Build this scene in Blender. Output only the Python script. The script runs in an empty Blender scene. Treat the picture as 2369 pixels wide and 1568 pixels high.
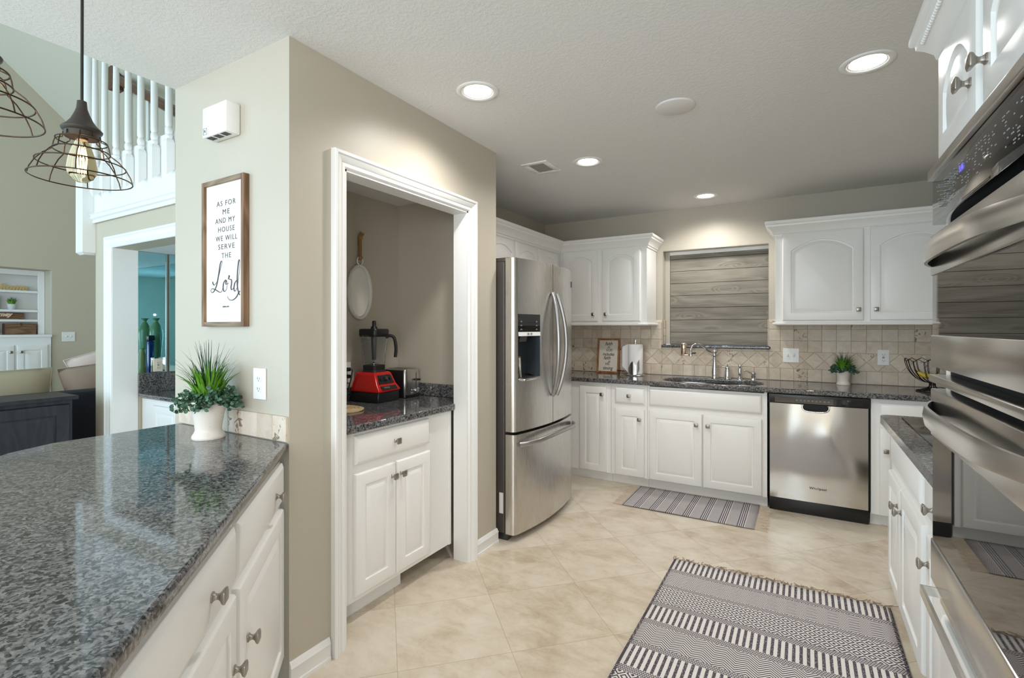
import bpy, bmesh, math, random
from mathutils import Matrix, Vector
PI = math.pi
SC = bpy.context.scene
COL = SC.collection
RND = random.Random(7)

# ------------------------------------------------------------------ camera
W_IMG, H_IMG = 2369.0, 1568.0
cd = bpy.data.cameras.new('camera')
cd.sensor_width = 36.0
cd.sensor_fit = 'HORIZONTAL'
cd.lens = 36.0 * 1147.0 / W_IMG
cd.shift_y = -(784.0 - 758.0) / W_IMG
cd.clip_start = 0.02
cam = bpy.data.objects.new('camera', cd)
COL.objects.link(cam)
cam.location = (0, 0, 1.345)
cam.rotation_euler = (PI / 2, 0, math.radians(30.5))
SC.camera = cam

# ------------------------------------------------------------------ world, lights, exposure
SC.view_settings.view_transform = 'Standard'
SC.view_settings.look = 'None'
SC.view_settings.gamma = 1.0
SC.view_settings.exposure = 0.0
SC.view_settings.use_curve_mapping = False
wd = bpy.data.worlds.new('daylight')
SC.world = wd
wd.use_nodes = True
wb = wd.node_tree.nodes['Background']
wb.inputs[0].default_value = (0.72, 0.86, 1.0, 1)
wb.inputs[1].default_value = 1.0

def area_light(name, loc, rot, sx, sy, power, col, spread=180):
    l = bpy.data.lights.new(name, 'AREA')
    l.shape = 'RECTANGLE'; l.size = sx; l.size_y = sy
    l.energy = power; l.color = col; l.spread = math.radians(spread)
    o = bpy.data.objects.new(name, l); COL.objects.link(o)
    o.location = loc; o.rotation_euler = rot
    return o
DAY = (0.52, 0.78, 1.0)
# daylight through the nook windows behind the camera, and the tall living room windows
area_light('nook_window_daylight', (-1.2, -2.95, 1.35), (PI / 2, 0, 0), 2.4, 1.7, 88, (0.76, 0.91, 1.0))
area_light('nook_side_window_daylight', (0.98, -1.9, 1.35), (PI / 2, 0, PI / 2), 1.6, 1.7, 90, (1.0, 0.98, 0.96))
area_light('living_window_daylight', (-6.2, -3.75, 2.2), (PI / 2, 0, 0), 4.6, 3.6, 290, DAY)
bl_ = bpy.data.lights.new('bar_fill', 'POINT'); bl_.energy = 6; bl_.color = (0.92, 0.96, 1.0); bl_.shadow_soft_size = 0.012
bo_ = bpy.data.objects.new('bar_fill', bl_); COL.objects.link(bo_); bo_.location = (-3.1, 2.33, 1.5)  # unseen bare point light, added to brighten the bar alcove; no fixture there

# ------------------------------------------------------------------ mesh helpers
def lin(r, g, b):
    f = lambda c: (c / 255 / 12.92) if c / 255 <= 0.04045 else ((c / 255 + 0.055) / 1.055) ** 2.4
    return (f(r), f(g), f(b))

class MB:
    def __init__(self):
        self.v = []; self.f = []; self.m = []; self.t = []
    def add(self, vs, fs, mi=0, tint=0.0):
        n = len(self.v)
        self.v += [tuple(p) for p in vs]
        for f in fs:
            self.f.append(tuple(i + n for i in f)); self.m.append(mi); self.t.append(tint)
        return self
    def box(self, x0, x1, y0, y1, z0, z1, b=0.0, mi=0, tint=0.0):
        if b <= 0:
            vs = [(x0, y0, z0), (x1, y0, z0), (x1, y1, z0), (x0, y1, z0), (x0, y0, z1), (x1, y0, z1), (x1, y1, z1), (x0, y1, z1)]
            return self.add(vs, [(0, 3, 2, 1), (4, 5, 6, 7), (0, 1, 5, 4), (1, 2, 6, 5), (2, 3, 7, 6), (3, 0, 4, 7)], mi, tint)
        bm = bmesh.new()
        bmesh.ops.create_cube(bm, size=1.0)
        for p in bm.verts:
            p.co = ((x0 + x1) / 2 + p.co.x * (x1 - x0), (y0 + y1) / 2 + p.co.y * (y1 - y0), (z0 + z1) / 2 + p.co.z * (z1 - z0))
        b = min(b, 0.49 * min(abs(x1 - x0), abs(y1 - y0), abs(z1 - z0)))
        bmesh.ops.bevel(bm, geom=bm.edges[:], offset=b, segments=2, profile=0.5, affect='EDGES')
        bm.verts.index_update()
        self.add([p.co[:] for p in bm.verts], [[q.index for q in f.verts] for f in bm.faces], mi, tint)
        bm.free()
        return self
    def loft(self, loops, closed=True, caps=True, mi=0):
        n = len(loops[0]); vs = [p for l in loops for p in l]; fs = []
        k = n if closed else n - 1
        for i in range(len(loops) - 1):
            for j in range(k):
                a = i * n + j; b2 = i * n + (j + 1) % n
                fs.append((a, b2, b2 + n, a + n))
        if caps:
            fs.append(tuple(range(n))[::-1]); fs.append(tuple(range((len(loops) - 1) * n, len(loops) * n)))
        return self.add(vs, fs, mi)
    def lathe(self, prof, c=(0, 0, 0), seg=24, axis='z', mi=0, caps=True):
        loops = []
        for r, h in prof:
            l = []
            for k in range(seg):
                a = 2 * PI * k / seg
                x, y = r * math.cos(a), r * math.sin(a)
                p = {'z': (x, y, h), 'y': (x, h, y), 'x': (h, x, y)}[axis]
                l.append((c[0] + p[0], c[1] + p[1], c[2] + p[2]))
            loops.append(l)
        return self.loft(loops, True, caps, mi)
    def tube(self, pts, r, seg=8, closed=False, mi=0, caps=True, flat=None):
        P = [Vector(p) for p in pts]; n = len(P)
        T = []
        for i in range(n):
            if closed: d = P[(i + 1) % n] - P[i - 1]
            else: d = P[min(i + 1, n - 1)] - P[max(i - 1, 0)]
            T.append(d.normalized() if d.length > 1e-9 else Vector((0, 0, 1)))
        up = Vector((0, 0, 1)) if abs(T[0].z) < 0.9 else Vector((1, 0, 0))
        if flat: up = Vector(flat)
        a = up.cross(T[0]).normalized(); loops = []
        for i in range(n):
            if flat: a = Vector(flat).cross(T[i])
            a = (a - T[i] * a.dot(T[i]))
            a = a.normalized() if a.length > 1e-9 else Vector((1, 0, 0))
            b2 = T[i].cross(a)
            rr = r[i] if isinstance(r, list) else r
            ra, rb = rr if isinstance(rr, tuple) else (rr, rr)
            loops.append([tuple(P[i] + a * (ra * math.cos(2 * PI * k / seg)) + b2 * (rb * math.sin(2 * PI * k / seg))) for k in range(seg)])
        if closed:
            loops.append(loops[0]); return self.loft(loops, True, False, mi)
        return self.loft(loops, True, caps, mi)
    def prism(self, poly, axis, a0, a1, mi=0):
        def pt(p, h): return {'z': (p[0], p[1], h), 'y': (p[0], h, p[1]), 'x': (h, p[0], p[1])}[axis]
        return self.loft([[pt(p, a0) for p in poly], [pt(p, a1) for p in poly]], True, True, mi)
    def sweep(self, prof, path, up, closed=False, mi=0, flip=1):
        # prof: (out, up) pairs; path: 3-D corner points, mitred; up: constant direction
        P = [Vector(p) for p in path]; U = Vector(up).normalized(); n = len(P); loops = []
        for i in range(n):
            d0 = (P[i] - P[i - 1]).normalized() if (i > 0 or closed) else None
            d1 = (P[(i + 1) % n] - P[i]).normalized() if (i < n - 1 or closed) else None
            if d0 is None: d0 = d1
            if d1 is None: d1 = d0
            n0 = d0.cross(U) * flip; n1 = d1.cross(U) * flip
            m = (n0 + n1).normalized(); m = m / max(0.2, m.dot(n0))
            loops.append([tuple(P[i] + m * a + U * b2) for a, b2 in prof])
        if closed:
            loops.append(loops[0]); return self.loft(loops, True, False, mi)
        return self.loft(loops, True, True, mi)
    def sphere(self, c, r, u=16, w=10, mi=0):
        rx, ry, rz = r if isinstance(r, tuple) else (r, r, r)
        loops = []
        for i in range(w + 1):
            t = PI * i / w; q = max(1e-4, math.sin(t))
            loops.append([(c[0] + rx * q * math.cos(2 * PI * k / u), c[1] + ry * q * math.sin(2 * PI * k / u), c[2] - rz * math.cos(t)) for k in range(u)])
        return self.loft(loops, True, True, mi)
    def xf(self, m, start=0):
        for i in range(start, len(self.v)):
            self.v[i] = tuple(m @ Vector(self.v[i]))
        return self
    def join(self, o):
        n = len(self.v); self.v += o.v
        for f, m, t in zip(o.f, o.m, o.t):
            self.f.append(tuple(i + n for i in f)); self.m.append(m); self.t.append(t)
        return self

def mesh_of(mb, name, mats, smooth=35, tint=False, merge=False):
    me = bpy.data.meshes.new(name)
    me.from_pydata(mb.v, [], mb.f)
    me.update()
    bm = bmesh.new(); bm.from_mesh(me)
    if merge: bmesh.ops.remove_doubles(bm, verts=bm.verts[:], dist=1e-5)
    bmesh.ops.recalc_face_normals(bm, faces=bm.faces[:])
    bm.to_mesh(me); bm.free()
    for m in (mats if isinstance(mats, (list, tuple)) else [mats]): me.materials.append(m)
    if len(me.polygons) == len(mb.m):
        for p, mi in zip(me.polygons, mb.m): p.material_index = mi
    if tint:
        a = me.attributes.new('tint', 'FLOAT', 'FACE')
        for i, t in enumerate(mb.t): a.data[i].value = t
    if smooth:
        for p in me.polygons: p.use_smooth = True
        me.set_sharp_from_angle(angle=math.radians(smooth))
    return me

def link(name, me, parent=None, world=False):
    o = bpy.data.objects.new(name, me); COL.objects.link(o)
    if parent is not None:
        o.parent = parent
        if world:
            base = parent
            inv = Matrix.Identity(4)
            chain = []
            while base is not None: chain.append(base); base = base.parent
            mw = Matrix.Identity(4)
            for q in reversed(chain): mw = mw @ q.matrix_parent_inverse @ q.matrix_basis
            o.matrix_parent_inverse = mw.inverted()
    return o

def obj(name, mb, mats, parent=None, world=False, smooth=35, bevel=0, tint=False, seg=2, merge=False):
    o = link(name, mesh_of(mb, name, mats, smooth, tint, merge), parent, world)
    if bevel:
        md = o.modifiers.new('edge', 'BEVEL'); md.width = bevel; md.segments = seg; md.limit_method = 'ANGLE'; md.angle_limit = math.radians(40)
    return o

def tag(o, label, cat, group=None):
    o['label'] = label; o['category'] = cat
    if group: o['group'] = group
    return o

def thing(name, label, cat, loc=(0, 0, 0), rz=0, group=None):
    o = bpy.data.objects.new(name, None); COL.objects.link(o)
    o.empty_display_size = 0.1
    o.location = loc; o.rotation_euler = (0, 0, rz)
    return tag(o, label, cat, group)

def struct(name, mb, mats, smooth=0, bevel=0, **k):
    o = obj(name, mb, mats, smooth=smooth, bevel=bevel, **k)
    o['kind'] = 'structure'
    return o

def dup(root, loc, rz=None, label=None):
    r = root.copy(); COL.objects.link(r); r.location = loc
    if rz is not None: r.rotation_euler = (0, 0, rz)
    if label: r['label'] = label
    for ch in list(root.children):
        c = ch.copy(); COL.objects.link(c); c.parent = r
        for g in list(ch.children):
            d = g.copy(); COL.objects.link(d); d.parent = c
    return r

def crom(pts, n=8):
    P = [Vector((p[0], p[1], p[2] if len(p) > 2 else 0)) for p in pts]
    out = []
    for i in range(len(P) - 1):
        p0 = P[max(i - 1, 0)]; p1 = P[i]; p2 = P[i + 1]; p3 = P[min(i + 2, len(P) - 1)]
        for k in range(n):
            t = k / n
            out.append(0.5 * ((2 * p1) + (p2 - p0) * t + (2 * p0 - 5 * p1 + 4 * p2 - p3) * t * t + (3 * p1 - p0 - 3 * p2 + p3) * t ** 3))
    out.append(P[-1])
    return out

def text_mb(s, size, depth, shear=0.0, space=1.0, align='CENTER', bold=0.0, sx=1.0):
    c = bpy.data.curves.new('lettering', 'FONT')
    c.body = s; c.size = size; c.extrude = depth; c.shear = shear; c.space_character = space
    c.align_x = align; c.align_y = 'CENTER'; c.offset = bold; c.resolution_u = 3
    o = bpy.data.objects.new('lettering', c); COL.objects.link(o)
    dg = bpy.context.evaluated_depsgraph_get(); dg.update()
    me = bpy.data.meshes.new_from_object(o.evaluated_get(dg))
    mb = MB(); mb.add([(v.co.x * sx, v.co.y, v.co.z) for v in me.vertices], [tuple(p.vertices) for p in me.polygons])
    bpy.data.objects.remove(o); bpy.data.curves.remove(c); bpy.data.meshes.remove(me)
    return mb
# orientation of flat lettering: local x,y,z -> world; faces -Y
FACE_SOUTH = Matrix(((1, 0, 0, 0), (0, 0, -1, 0), (0, 1, 0, 0), (0, 0, 0, 1)))
FACE_EAST = Matrix(((0, 0, 1, 0), (1, 0, 0, 0), (0, 1, 0, 0), (0, 0, 0, 1)))     # faces +X, text runs +Y
FACE_WEST = Matrix(((0, 0, -1, 0), (-1, 0, 0, 0), (0, 1, 0, 0), (0, 0, 0, 1)))   # faces -X, text runs -Y
def rrect(x0, x1, y0, y1, r, n=8, corners=(1, 1, 1, 1)):
    pts = []
    for i, (cx_, cy_, a0) in enumerate(((x1 - r, y1 - r, 0), (x0 + r, y1 - r, 90), (x0 + r, y0 + r, 180), (x1 - r, y0 + r, 270))):
        if not corners[i]:
            pts.append(((x1, y1), (x0, y1), (x0, y0), (x1, y0))[i]); continue
        for k in range(n + 1):
            a = math.radians(a0 + 90 * k / n); pts.append((cx_ + r * math.cos(a), cy_ + r * math.sin(a)))
    return pts
def slab_with_holes(outer, holes, z0, z1):
    bm = bmesh.new(); es = []
    for lp in [outer] + holes:
        vs = [bm.verts.new((x, y, z1)) for x, y in lp]
        es += [bm.edges.new((vs[i], vs[(i + 1) % len(vs)])) for i in range(len(vs))]
    bmesh.ops.triangle_fill(bm, edges=es, use_beauty=True, use_dissolve=False)
    bm.faces.ensure_lookup_table()
    r = bmesh.ops.extrude_face_region(bm, geom=bm.faces[:])
    for v in [g for g in r['geom'] if isinstance(g, bmesh.types.BMVert)]: v.co.z = z0
    bmesh.ops.recalc_face_normals(bm, faces=bm.faces[:])
    bm.verts.index_update()
    mb = MB(); mb.add([v.co[:] for v in bm.verts], [[v.index for v in f.verts] for f in bm.faces])
    bm.free(); return mb
# ------------------------------------------------------------------ materials
class X:
    """a socket with arithmetic, to write node maths as formulas"""
    nt = None
    def __init__(self, s): self.s = s
    @staticmethod
    def op(o, *a, clamp=False):
        n = X.nt.nodes.new('ShaderNodeMath'); n.operation = o; n.use_clamp = clamp
        for i, q in enumerate(a):
            if isinstance(q, X): X.nt.links.new(q.s, n.inputs[i])
            else: n.inputs[i].default_value = q
        return X(n.outputs[0])
    def __add__(a, b): return X.op('ADD', a, b)
    def __radd__(a, b): return X.op('ADD', b, a)
    def __sub__(a, b): return X.op('SUBTRACT', a, b)
    def __rsub__(a, b): return X.op('SUBTRACT', b, a)
    def __mul__(a, b): return X.op('MULTIPLY', a, b)
    def __rmul__(a, b): return X.op('MULTIPLY', b, a)
    def __truediv__(a, b): return X.op('DIVIDE', a, b)
    def fract(a): return X.op('FRACT', a)
    def floor(a): return X.op('FLOOR', a)
    def abs(a): return X.op('ABSOLUTE', a)
    def lt(a, b): return X.op('LESS_THAN', a, b)
    def gt(a, b): return X.op('GREATER_THAN', a, b)
    def mn(a, b): return X.op('MINIMUM', a, b)
    def mx(a, b): return X.op('MAXIMUM', a, b)
    def pw(a, b): return X.op('POWER', a, b)
    def clamp(a): return X.op('ADD', a, 0.0, clamp=True)
    def smooth(a, lo, hi):
        n = X.nt.nodes.new('ShaderNodeMapRange'); n.interpolation_type = 'SMOOTHSTEP'
        X.nt.links.new(a.s, n.inputs[0]); n.inputs[1].default_value = lo; n.inputs[2].default_value = hi
        return X(n.outputs[0])

class Mat:
    def __init__(self, name, col=(0.8, 0.8, 0.8), rough=0.5, metal=0.0, spec=0.5, **k):
        self.m = bpy.data.materials.new(name); self.m.use_nodes = True
        self.nt = self.m.node_tree; X.nt = self.nt
        self.b = self.nt.nodes['Principled BSDF']
        self.set('Base Color', col); self.set('Roughness', rough); self.set('Metallic', metal); self.set('Specular IOR Level', spec)
        for a, v in k.items(): self.set(a.replace('_', ' '), v)
    def set(self, n, v):
        s = self.b.inputs[n]
        if isinstance(v, X): self.nt.links.new(v.s, s)
        elif hasattr(v, 'is_output'): self.nt.links.new(v, s)
        elif isinstance(v, (tuple, list)) and len(v) == 3 and len(s.default_value) == 4: s.default_value = (*v, 1)
        else: s.default_value = v
        return self
    def node(self, t, **k):
        n = self.nt.nodes.new(t)
        for a, v in k.items(): setattr(n, a, v)
        return n
    def coord(self, which='Object'):
        if which == 'pos': return self.node('ShaderNodeNewGeometry').outputs['Position']
        return self.node('ShaderNodeTexCoord').outputs[which]
    def sep(self, c):
        n = self.node('ShaderNodeSeparateXYZ'); self.nt.links.new(c, n.inputs[0])
        return X(n.outputs[0]), X(n.outputs[1]), X(n.outputs[2])
    def comb(self, x, y, z):
        n = self.node('ShaderNodeCombineXYZ')
        for i, q in enumerate((x, y, z)):
            if isinstance(q, X): self.nt.links.new(q.s, n.inputs[i])
            else: n.inputs[i].default_value = q
        return n.outputs[0]
    def scale(self, c, s):
        n = self.node('ShaderNodeMapping'); self.nt.links.new(c, n.inputs[0]); n.inputs['Scale'].default_value = s
        return n.outputs[0]
    def noise(self, c, scale, detail=4, rough=0.55, dist=0.0):
        n = self.node('ShaderNodeTexNoise'); self.nt.links.new(c, n.inputs['Vector'])
        n.inputs['Scale'].default_value = scale; n.inputs['Detail'].default_value = detail
        n.inputs['Roughness'].default_value = rough; n.inputs['Distortion'].default_value = dist
        self.last = n
        return X(n.outputs[0])
    def voronoi(self, c, scale, feature='F1', rnd=1.0):
        n = self.node('ShaderNodeTexVoronoi', feature=feature); self.nt.links.new(c, n.inputs['Vector'])
        n.inputs['Scale'].default_value = scale; n.inputs['Randomness'].default_value = rnd
        return n
    def white(self, c):
        n = self.node('ShaderNodeTexWhiteNoise'); self.nt.links.new(c, n.inputs['Vector'])
        return X(n.outputs[0])
    def ramp(self, x, stops, interp='LINEAR'):
        n = self.node('ShaderNodeValToRGB'); n.color_ramp.interpolation = interp
        e = n.color_ramp.elements
        while len(e) < len(stops): e.new(0.5)
        for q, (p, c) in zip(e, stops):
            q.position = p; q.color = (*c, 1) if len(c) == 3 else c
        self.nt.links.new(x.s, n.inputs[0])
        return n.outputs[0]
    def mix(self, f, a, b, mode='MIX'):
        n = self.node('ShaderNodeMix', data_type='RGBA', blend_type=mode)
        for s, q in ((n.inputs[0], f), (n.inputs[6], a), (n.inputs[7], b)):
            if isinstance(q, X): self.nt.links.new(q.s, s)
            elif hasattr(q, 'is_output'): self.nt.links.new(q, s)
            elif isinstance(q, (tuple, list)): s.default_value = (*q, 1)
            else: s.default_value = q
        return n.outputs[2]
    def bump(self, h, strength=0.3, dist=0.01):
        n = self.node('ShaderNodeBump'); n.inputs['Strength'].default_value = strength; n.inputs['Distance'].default_value = dist
        self.nt.links.new(h.s, n.inputs['Height']); self.nt.links.new(n.outputs[0], self.b.inputs['Normal'])
        return self

def painted(name, col, rough=0.45, tex=0.0, scale=90, dist=0.002):
    q = Mat(name, col, rough)
    if tex:
        q.bump(q.noise(q.coord('pos'), scale, 3, 0.6), tex, dist)
    return q.m
WALL = painted('greige wall paint', lin(189, 181.5, 166.5), 0.42, 0.25, 110, 0.0015)
LIVING_WALL = painted('living room wall paint', lin(196, 186, 166), 0.6, 0.2, 90, 0.0015)
VAULT = painted('pale vault paint', lin(206, 200, 182), 0.7, 0.2, 90, 0.0015)
WHITE = painted('white cabinet enamel', lin(240, 239, 236), 0.32)
TRIM = painted('white trim enamel', lin(240, 240, 238), 0.35)
q = Mat('knockdown white ceiling', lin(228, 227, 225), 0.75)
a = q.noise(q.coord('pos'), 66, 4, 0.6, 0.6)
q.bump(a.smooth(0.42, 0.62), 0.22, 0.004)
CEIL = q.m
PLASTIC = Mat('white plastic', lin(238, 238, 236), 0.3).m
BEIGE_PLASTIC = Mat('cream plastic', lin(225, 216, 200), 0.35).m
SLOT = Mat('dark slot', (0.02, 0.02, 0.02), 0.6).m
BLACK = Mat('black plastic', (0.012, 0.012, 0.013), 0.32).m
MATTE_BLACK = Mat('matte black rubber', (0.01, 0.01, 0.01), 0.6).m
GLOSS_BLACK = Mat('black gloss glass', (0.006, 0.006, 0.007), 0.02, spec=0.65).m
DARK_CAVITY = Mat('dark cavity', (0.01, 0.01, 0.011), 0.8).m
CHARCOAL = Mat('dark grey fridge side', lin(92, 86, 82), 0.42, 0.3).m
def brushed(name, col, rough, axis='z', s=1.0):
    q = Mat(name, col, rough, 1.0)
    c = q.coord('pos'); sc = {'z': (900, 900, 6), 'y': (900, 6, 900), 'x': (6, 900, 900)}[axis]
    a = q.noise(q.scale(c, sc), 1.0, 2, 0.5)
    q.set('Roughness', a * 0.10 * s + (rough - 0.05 * s))
    q.set('Base Color', q.mix(a, tuple(x * 0.93 for x in col), tuple(min(1, x * 1.06) for x in col)))
    return q.m
STEEL_V = brushed('brushed stainless', (0.60, 0.585, 0.56), 0.27, 'z')
STEEL_H = brushed('brushed stainless level grain', (0.62, 0.605, 0.58), 0.24, 'y')
STEEL_X = brushed('brushed stainless cross grain', (0.66, 0.65, 0.64), 0.13, 'z', 0.7)
SATIN = Mat('satin steel', (0.66, 0.65, 0.63), 0.22, 1.0).m
HANDLE_STEEL = Mat('grey satin handle steel', (0.40, 0.40, 0.40), 0.33, 1.0).m
CHROME = Mat('polished chrome', (0.72, 0.73, 0.75), 0.07, 1.0).m
COPPER = Mat('rosy chrome', (0.85, 0.66, 0.55), 0.08, 1.0).m
NICKEL = Mat('brushed nickel', (0.38, 0.35, 0.315), 0.34, 1.0).m
BRONZE = Mat('oiled bronze wire', (0.07, 0.045, 0.03), 0.35, 0.9).m
IRON = Mat('black iron', (0.015, 0.014, 0.014), 0.45, 0.6).m
GREYMETAL = Mat('dark grey metal', (0.08, 0.08, 0.08), 0.4, 0.7).m
MIRROR = Mat('mirror silver', (0.82, 0.84, 0.83), 0.01, 1.0).m
TEAL_MIRROR = Mat('aged teal mirror', (0.44, 0.72, 0.78), 0.015, 1.0).m
ALU = Mat('aluminium strip', (0.55, 0.56, 0.58), 0.2, 1.0).m

# granite: flakes of charcoal, grey and warm grey under a polish
def granite(name, stretch=(1, 1, 1)):
    q = Mat(name, rough=0.06, spec=0.55)
    c = q.scale(q.coord('pos'), stretch)
    n1 = q.noise(c, 26, 3, 0.6)
    col1 = q.last.outputs[1]
    warp = q.node('ShaderNodeVectorMath', operation='MULTIPLY_ADD')
    q.nt.links.new(col1, warp.inputs[0]); warp.inputs[1].default_value = (0.03, 0.03, 0.03); q.nt.links.new(c, warp.inputs[2])
    v = q.voronoi(warp.outputs[0], 165)
    vs = q.sep(v.outputs['Color'])[0]
    f = q.noise(warp.outputs[0], 96, 5, 0.72, 0.8)
    t = (vs * 0.42 + f * 0.9 - 0.16)
    base = q.ramp(t, [(0.0, (0.006, 0.0065, 0.008)), (0.32, (0.017, 0.018, 0.021)), (0.44, (0.080, 0.081, 0.086)), (0.60, (0.170, 0.168, 0.170)), (0.82, (0.27, 0.262, 0.256)), (1.0, (0.42, 0.40, 0.37))])
    q.set('Base Color', base)
    return q.m
GRANITE = granite('polished steel grey granite', (1, 1, 1))

# floor: 18 inch honed travertine set on the diagonal
q = Mat('honed travertine floor', rough=0.28, spec=0.45)
px, py, pz = q.sep(q.coord('pos'))
u = ((px + py) * 0.70711 - 0.052) / 0.462
v = ((px - py) * 0.70711 + 1.990) / 0.462
iu, iv = u.floor(), v.floor()
rnd = q.white(q.comb(iu, iv, 3.0)); rnd2 = q.white(q.comb(iv, iu, 9.0))
fu, fv = (u - iu - 0.5).abs(), (v - iv - 0.5).abs()
edge = fu.mx(fv)
grout = edge.gt(0.4972)
al = u * 0.462 * 0.70711 + v * 0.462 * 0.70711
ac = u * 0.462 * 0.70711 - v * 0.462 * 0.70711
pv = q.comb(al * 1.0 + rnd * 40, ac * 1.0 + rnd2 * 40, rnd * 7)
veinc = q.comb(al * 3.2 + rnd * 40, ac * 6.5 + rnd2 * 40, rnd * 7)
cloud = q.noise(pv, 5.0, 6, 0.62, 0.4)
vein = q.noise(veinc, 1.6, 6, 0.66, 0.7)
fine = q.noise(pv, 60, 5, 0.7)
base = q.ramp(cloud * 0.62 + vein * 0.55 + fine * 0.16 + rnd * 0.14 - 0.22, [(0.24, lin(170, 150, 124)), (0.40, lin(199, 184, 162)), (0.52, lin(213, 201, 182)), (0.66, lin(222, 212, 196)), (0.85, lin(230, 222, 209))])
pit = q.voronoi(q.comb(al * 1.0 + rnd * 11, ac * 2.0 + rnd2 * 11, 0.0), 38)
pits = X(pit.outputs['Distance']).lt(0.10) * cloud.lt(0.47) * fine.lt(0.50)
base = q.mix(pits * 0.6, base, lin(128, 108, 86))
base = q.mix(grout * 0.6, base, lin(160, 142, 118))
q.set('Base Color', base)
q.set('Roughness', 0.22 + fine * 0.18 + grout * 0.3)
q.bump(0.5 + fine * 0.06 - grout * 0.3 - pits * 0.2, 0.25, 0.004)
FLOOR = q.m

# tumbled travertine wall tiles, tint comes from each tile
q = Mat('tumbled travertine tile', rough=0.5)
at = q.node('ShaderNodeAttribute', attribute_name='tint'); tn = X(at.outputs['Fac'])
c = q.coord('pos')
px, py, pz = q.sep(c)
pc = q.comb(px + tn * 30, py, pz + tn * 17)
cl = q.noise(pc, 14, 6, 0.65, 0.5)
base = q.ramp(cl * 0.75 + tn * 0.24 - 0.02, [(0.15, lin(182, 160, 138)), (0.38, lin(206, 190, 170)), (0.58, lin(219, 206, 189)), (0.85, lin(232, 224, 212))])
worm = q.noise(pc, 30, 3, 0.5, 1.4)
holes = worm.gt(0.60) * (q.white(q.comb((tn * 997).floor(), 4.0, 1.0)).gt(0.85))
base = q.mix(holes * 0.75, base, lin(96, 74, 56))
q.set('Base Color', base)
q.bump(q.noise(pc, 70, 4, 0.6) - holes * 0.8, 0.3, 0.003)
TILE = q.m
GROUT = painted('sand grout', lin(206, 190, 167), 0.8, 0.3, 400)

# weathered grey pine planks
def wood(name, stops, along, bands=12, knots=True, rough=0.6, seed=0.0):
    q = Mat(name, rough=rough)
    x, y, z = q.sep(q.coord('pos'))
    L, A, B = {'x': (x, z, y), 'z': (z, x, y), 'y': (y, z, x)}[along]
    cell = (A / 0.1145 + 100.37 if knots else A * 3.0)
    row = cell.floor()
    r = q.white(q.comb(row, seed, 2.0))
    base = q.comb(L * 1.0 + r * 23, A * 5.0 + r * 11, B * 5.0 + seed)
    n = q.noise(base, 0.9 if knots else 1.7, 2, 0.45, 0.1)
    h = n * bands
    if knots:
        kv = q.voronoi(q.comb(L * 2.6 + r * 9, cell * 1.0, 0.0), 1.0, rnd=0.55)
        kd = X(kv.outputs['Distance'])
        h = h + (1.0 - kd.smooth(0.0, 0.40)) * 3.0
    rings = (h.fract() - 0.5).abs() * 2
    fib = q.noise(q.comb(L * 5 + r * 5, A * 170, B * 170), 1.0, 4, 0.6)
    t = (rings * 0.26 + fib * 0.62 + r * 0.16) if knots else (rings * 0.45 + fib * 0.45 + r * 0.12)
    col = q.ramp(t, stops)
    if knots:
        col = q.mix((1.0 - kd.smooth(0.03, 0.11)) * 0.55, col, lin(74, 62, 50))
    q.set('Base Color', col)
    q.bump(fib, 0.2, 0.002)
    return q.m
SHIP = wood('weathered grey pine', [(0.15, lin(92, 88, 80)), (0.45, lin(124, 119, 108)), (0.75, lin(150, 145, 133)), (1.0, lin(170, 166, 154))], 'x', 6)
FRAME_WOOD = wood('brown barn wood', [(0.1, lin(82, 58, 40)), (0.5, lin(124, 94, 68)), (0.9, lin(150, 120, 92))], 'z', 9, False)
FRAME_WOOD_H = wood('brown barn wood cross', [(0.1, lin(92, 76, 58)), (0.5, lin(130, 110, 88)), (0.9, lin(156, 136, 112))], 'x', 9, False)
OAK = wood('honey oak', [(0.1, lin(122, 78, 42)), (0.5, lin(158, 108, 64)), (0.9, lin(182, 134, 88))], 'z', 9, False)
RAILWOOD = wood('dark cherry rail', [(0.1, lin(58, 30, 18)), (0.5, lin(84, 46, 26)), (0.9, lin(108, 64, 38))], 'x', 6, False, 0.3)
ESPRESSO = wood('espresso wood', [(0.1, lin(26, 26, 32)), (0.5, lin(36, 36, 44)), (0.9, lin(48, 48, 58))], 'z', 6, False, 0.4)
BASKET = wood('rustic box wood', [(0.1, lin(82, 56, 38)), (0.5, lin(116, 86, 60)), (0.9, lin(146, 116, 86))], 'y', 8, False)
PAPER = Mat('sign panel white', lin(236, 232, 226), 0.8).m
CANVAS = Mat('cream sign board', lin(228, 222, 208), 0.8).m
INK = Mat('charcoal lettering', lin(74, 74, 80), 0.8).m
BLACKINK = Mat('black lettering', lin(34, 30, 28), 0.8).m
LIGHTINK = Mat('pale control marks', lin(150, 149, 146), 0.6).m
BLUEGLOW = Mat('blue clock digits', lin(80, 70, 190), 0.6, Emission_Color=(0.25, 0.2, 1.0, 1), Emission_Strength=0.8).m
GOLD = Mat('gold lettering', lin(206, 176, 110), 0.5).m
RED = Mat('glossy red enamel', (0.52, 0.008, 0.006), 0.22).m
PORCELAIN = None
q = Mat('distressed white pot glaze', lin(232, 224, 214), 0.35)
n = q.noise(q.coord('Object'), 38, 4, 0.7)
chip = n.gt(0.665)
q.set('Base Color', q.mix(chip * 0.9, lin(233, 225, 215), lin(96, 58, 42)))
POT = q.m
GREYPOT = Mat('pale concrete pot', lin(206, 206, 206), 0.7).m
BLADE = Mat('bright grass blade', lin(96, 150, 38), 0.45).m
BLADE_DARK = Mat('dark grass blade', lin(38, 66, 50), 0.5).m
q = Mat('eucalyptus leaf', rough=0.5)
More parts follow.
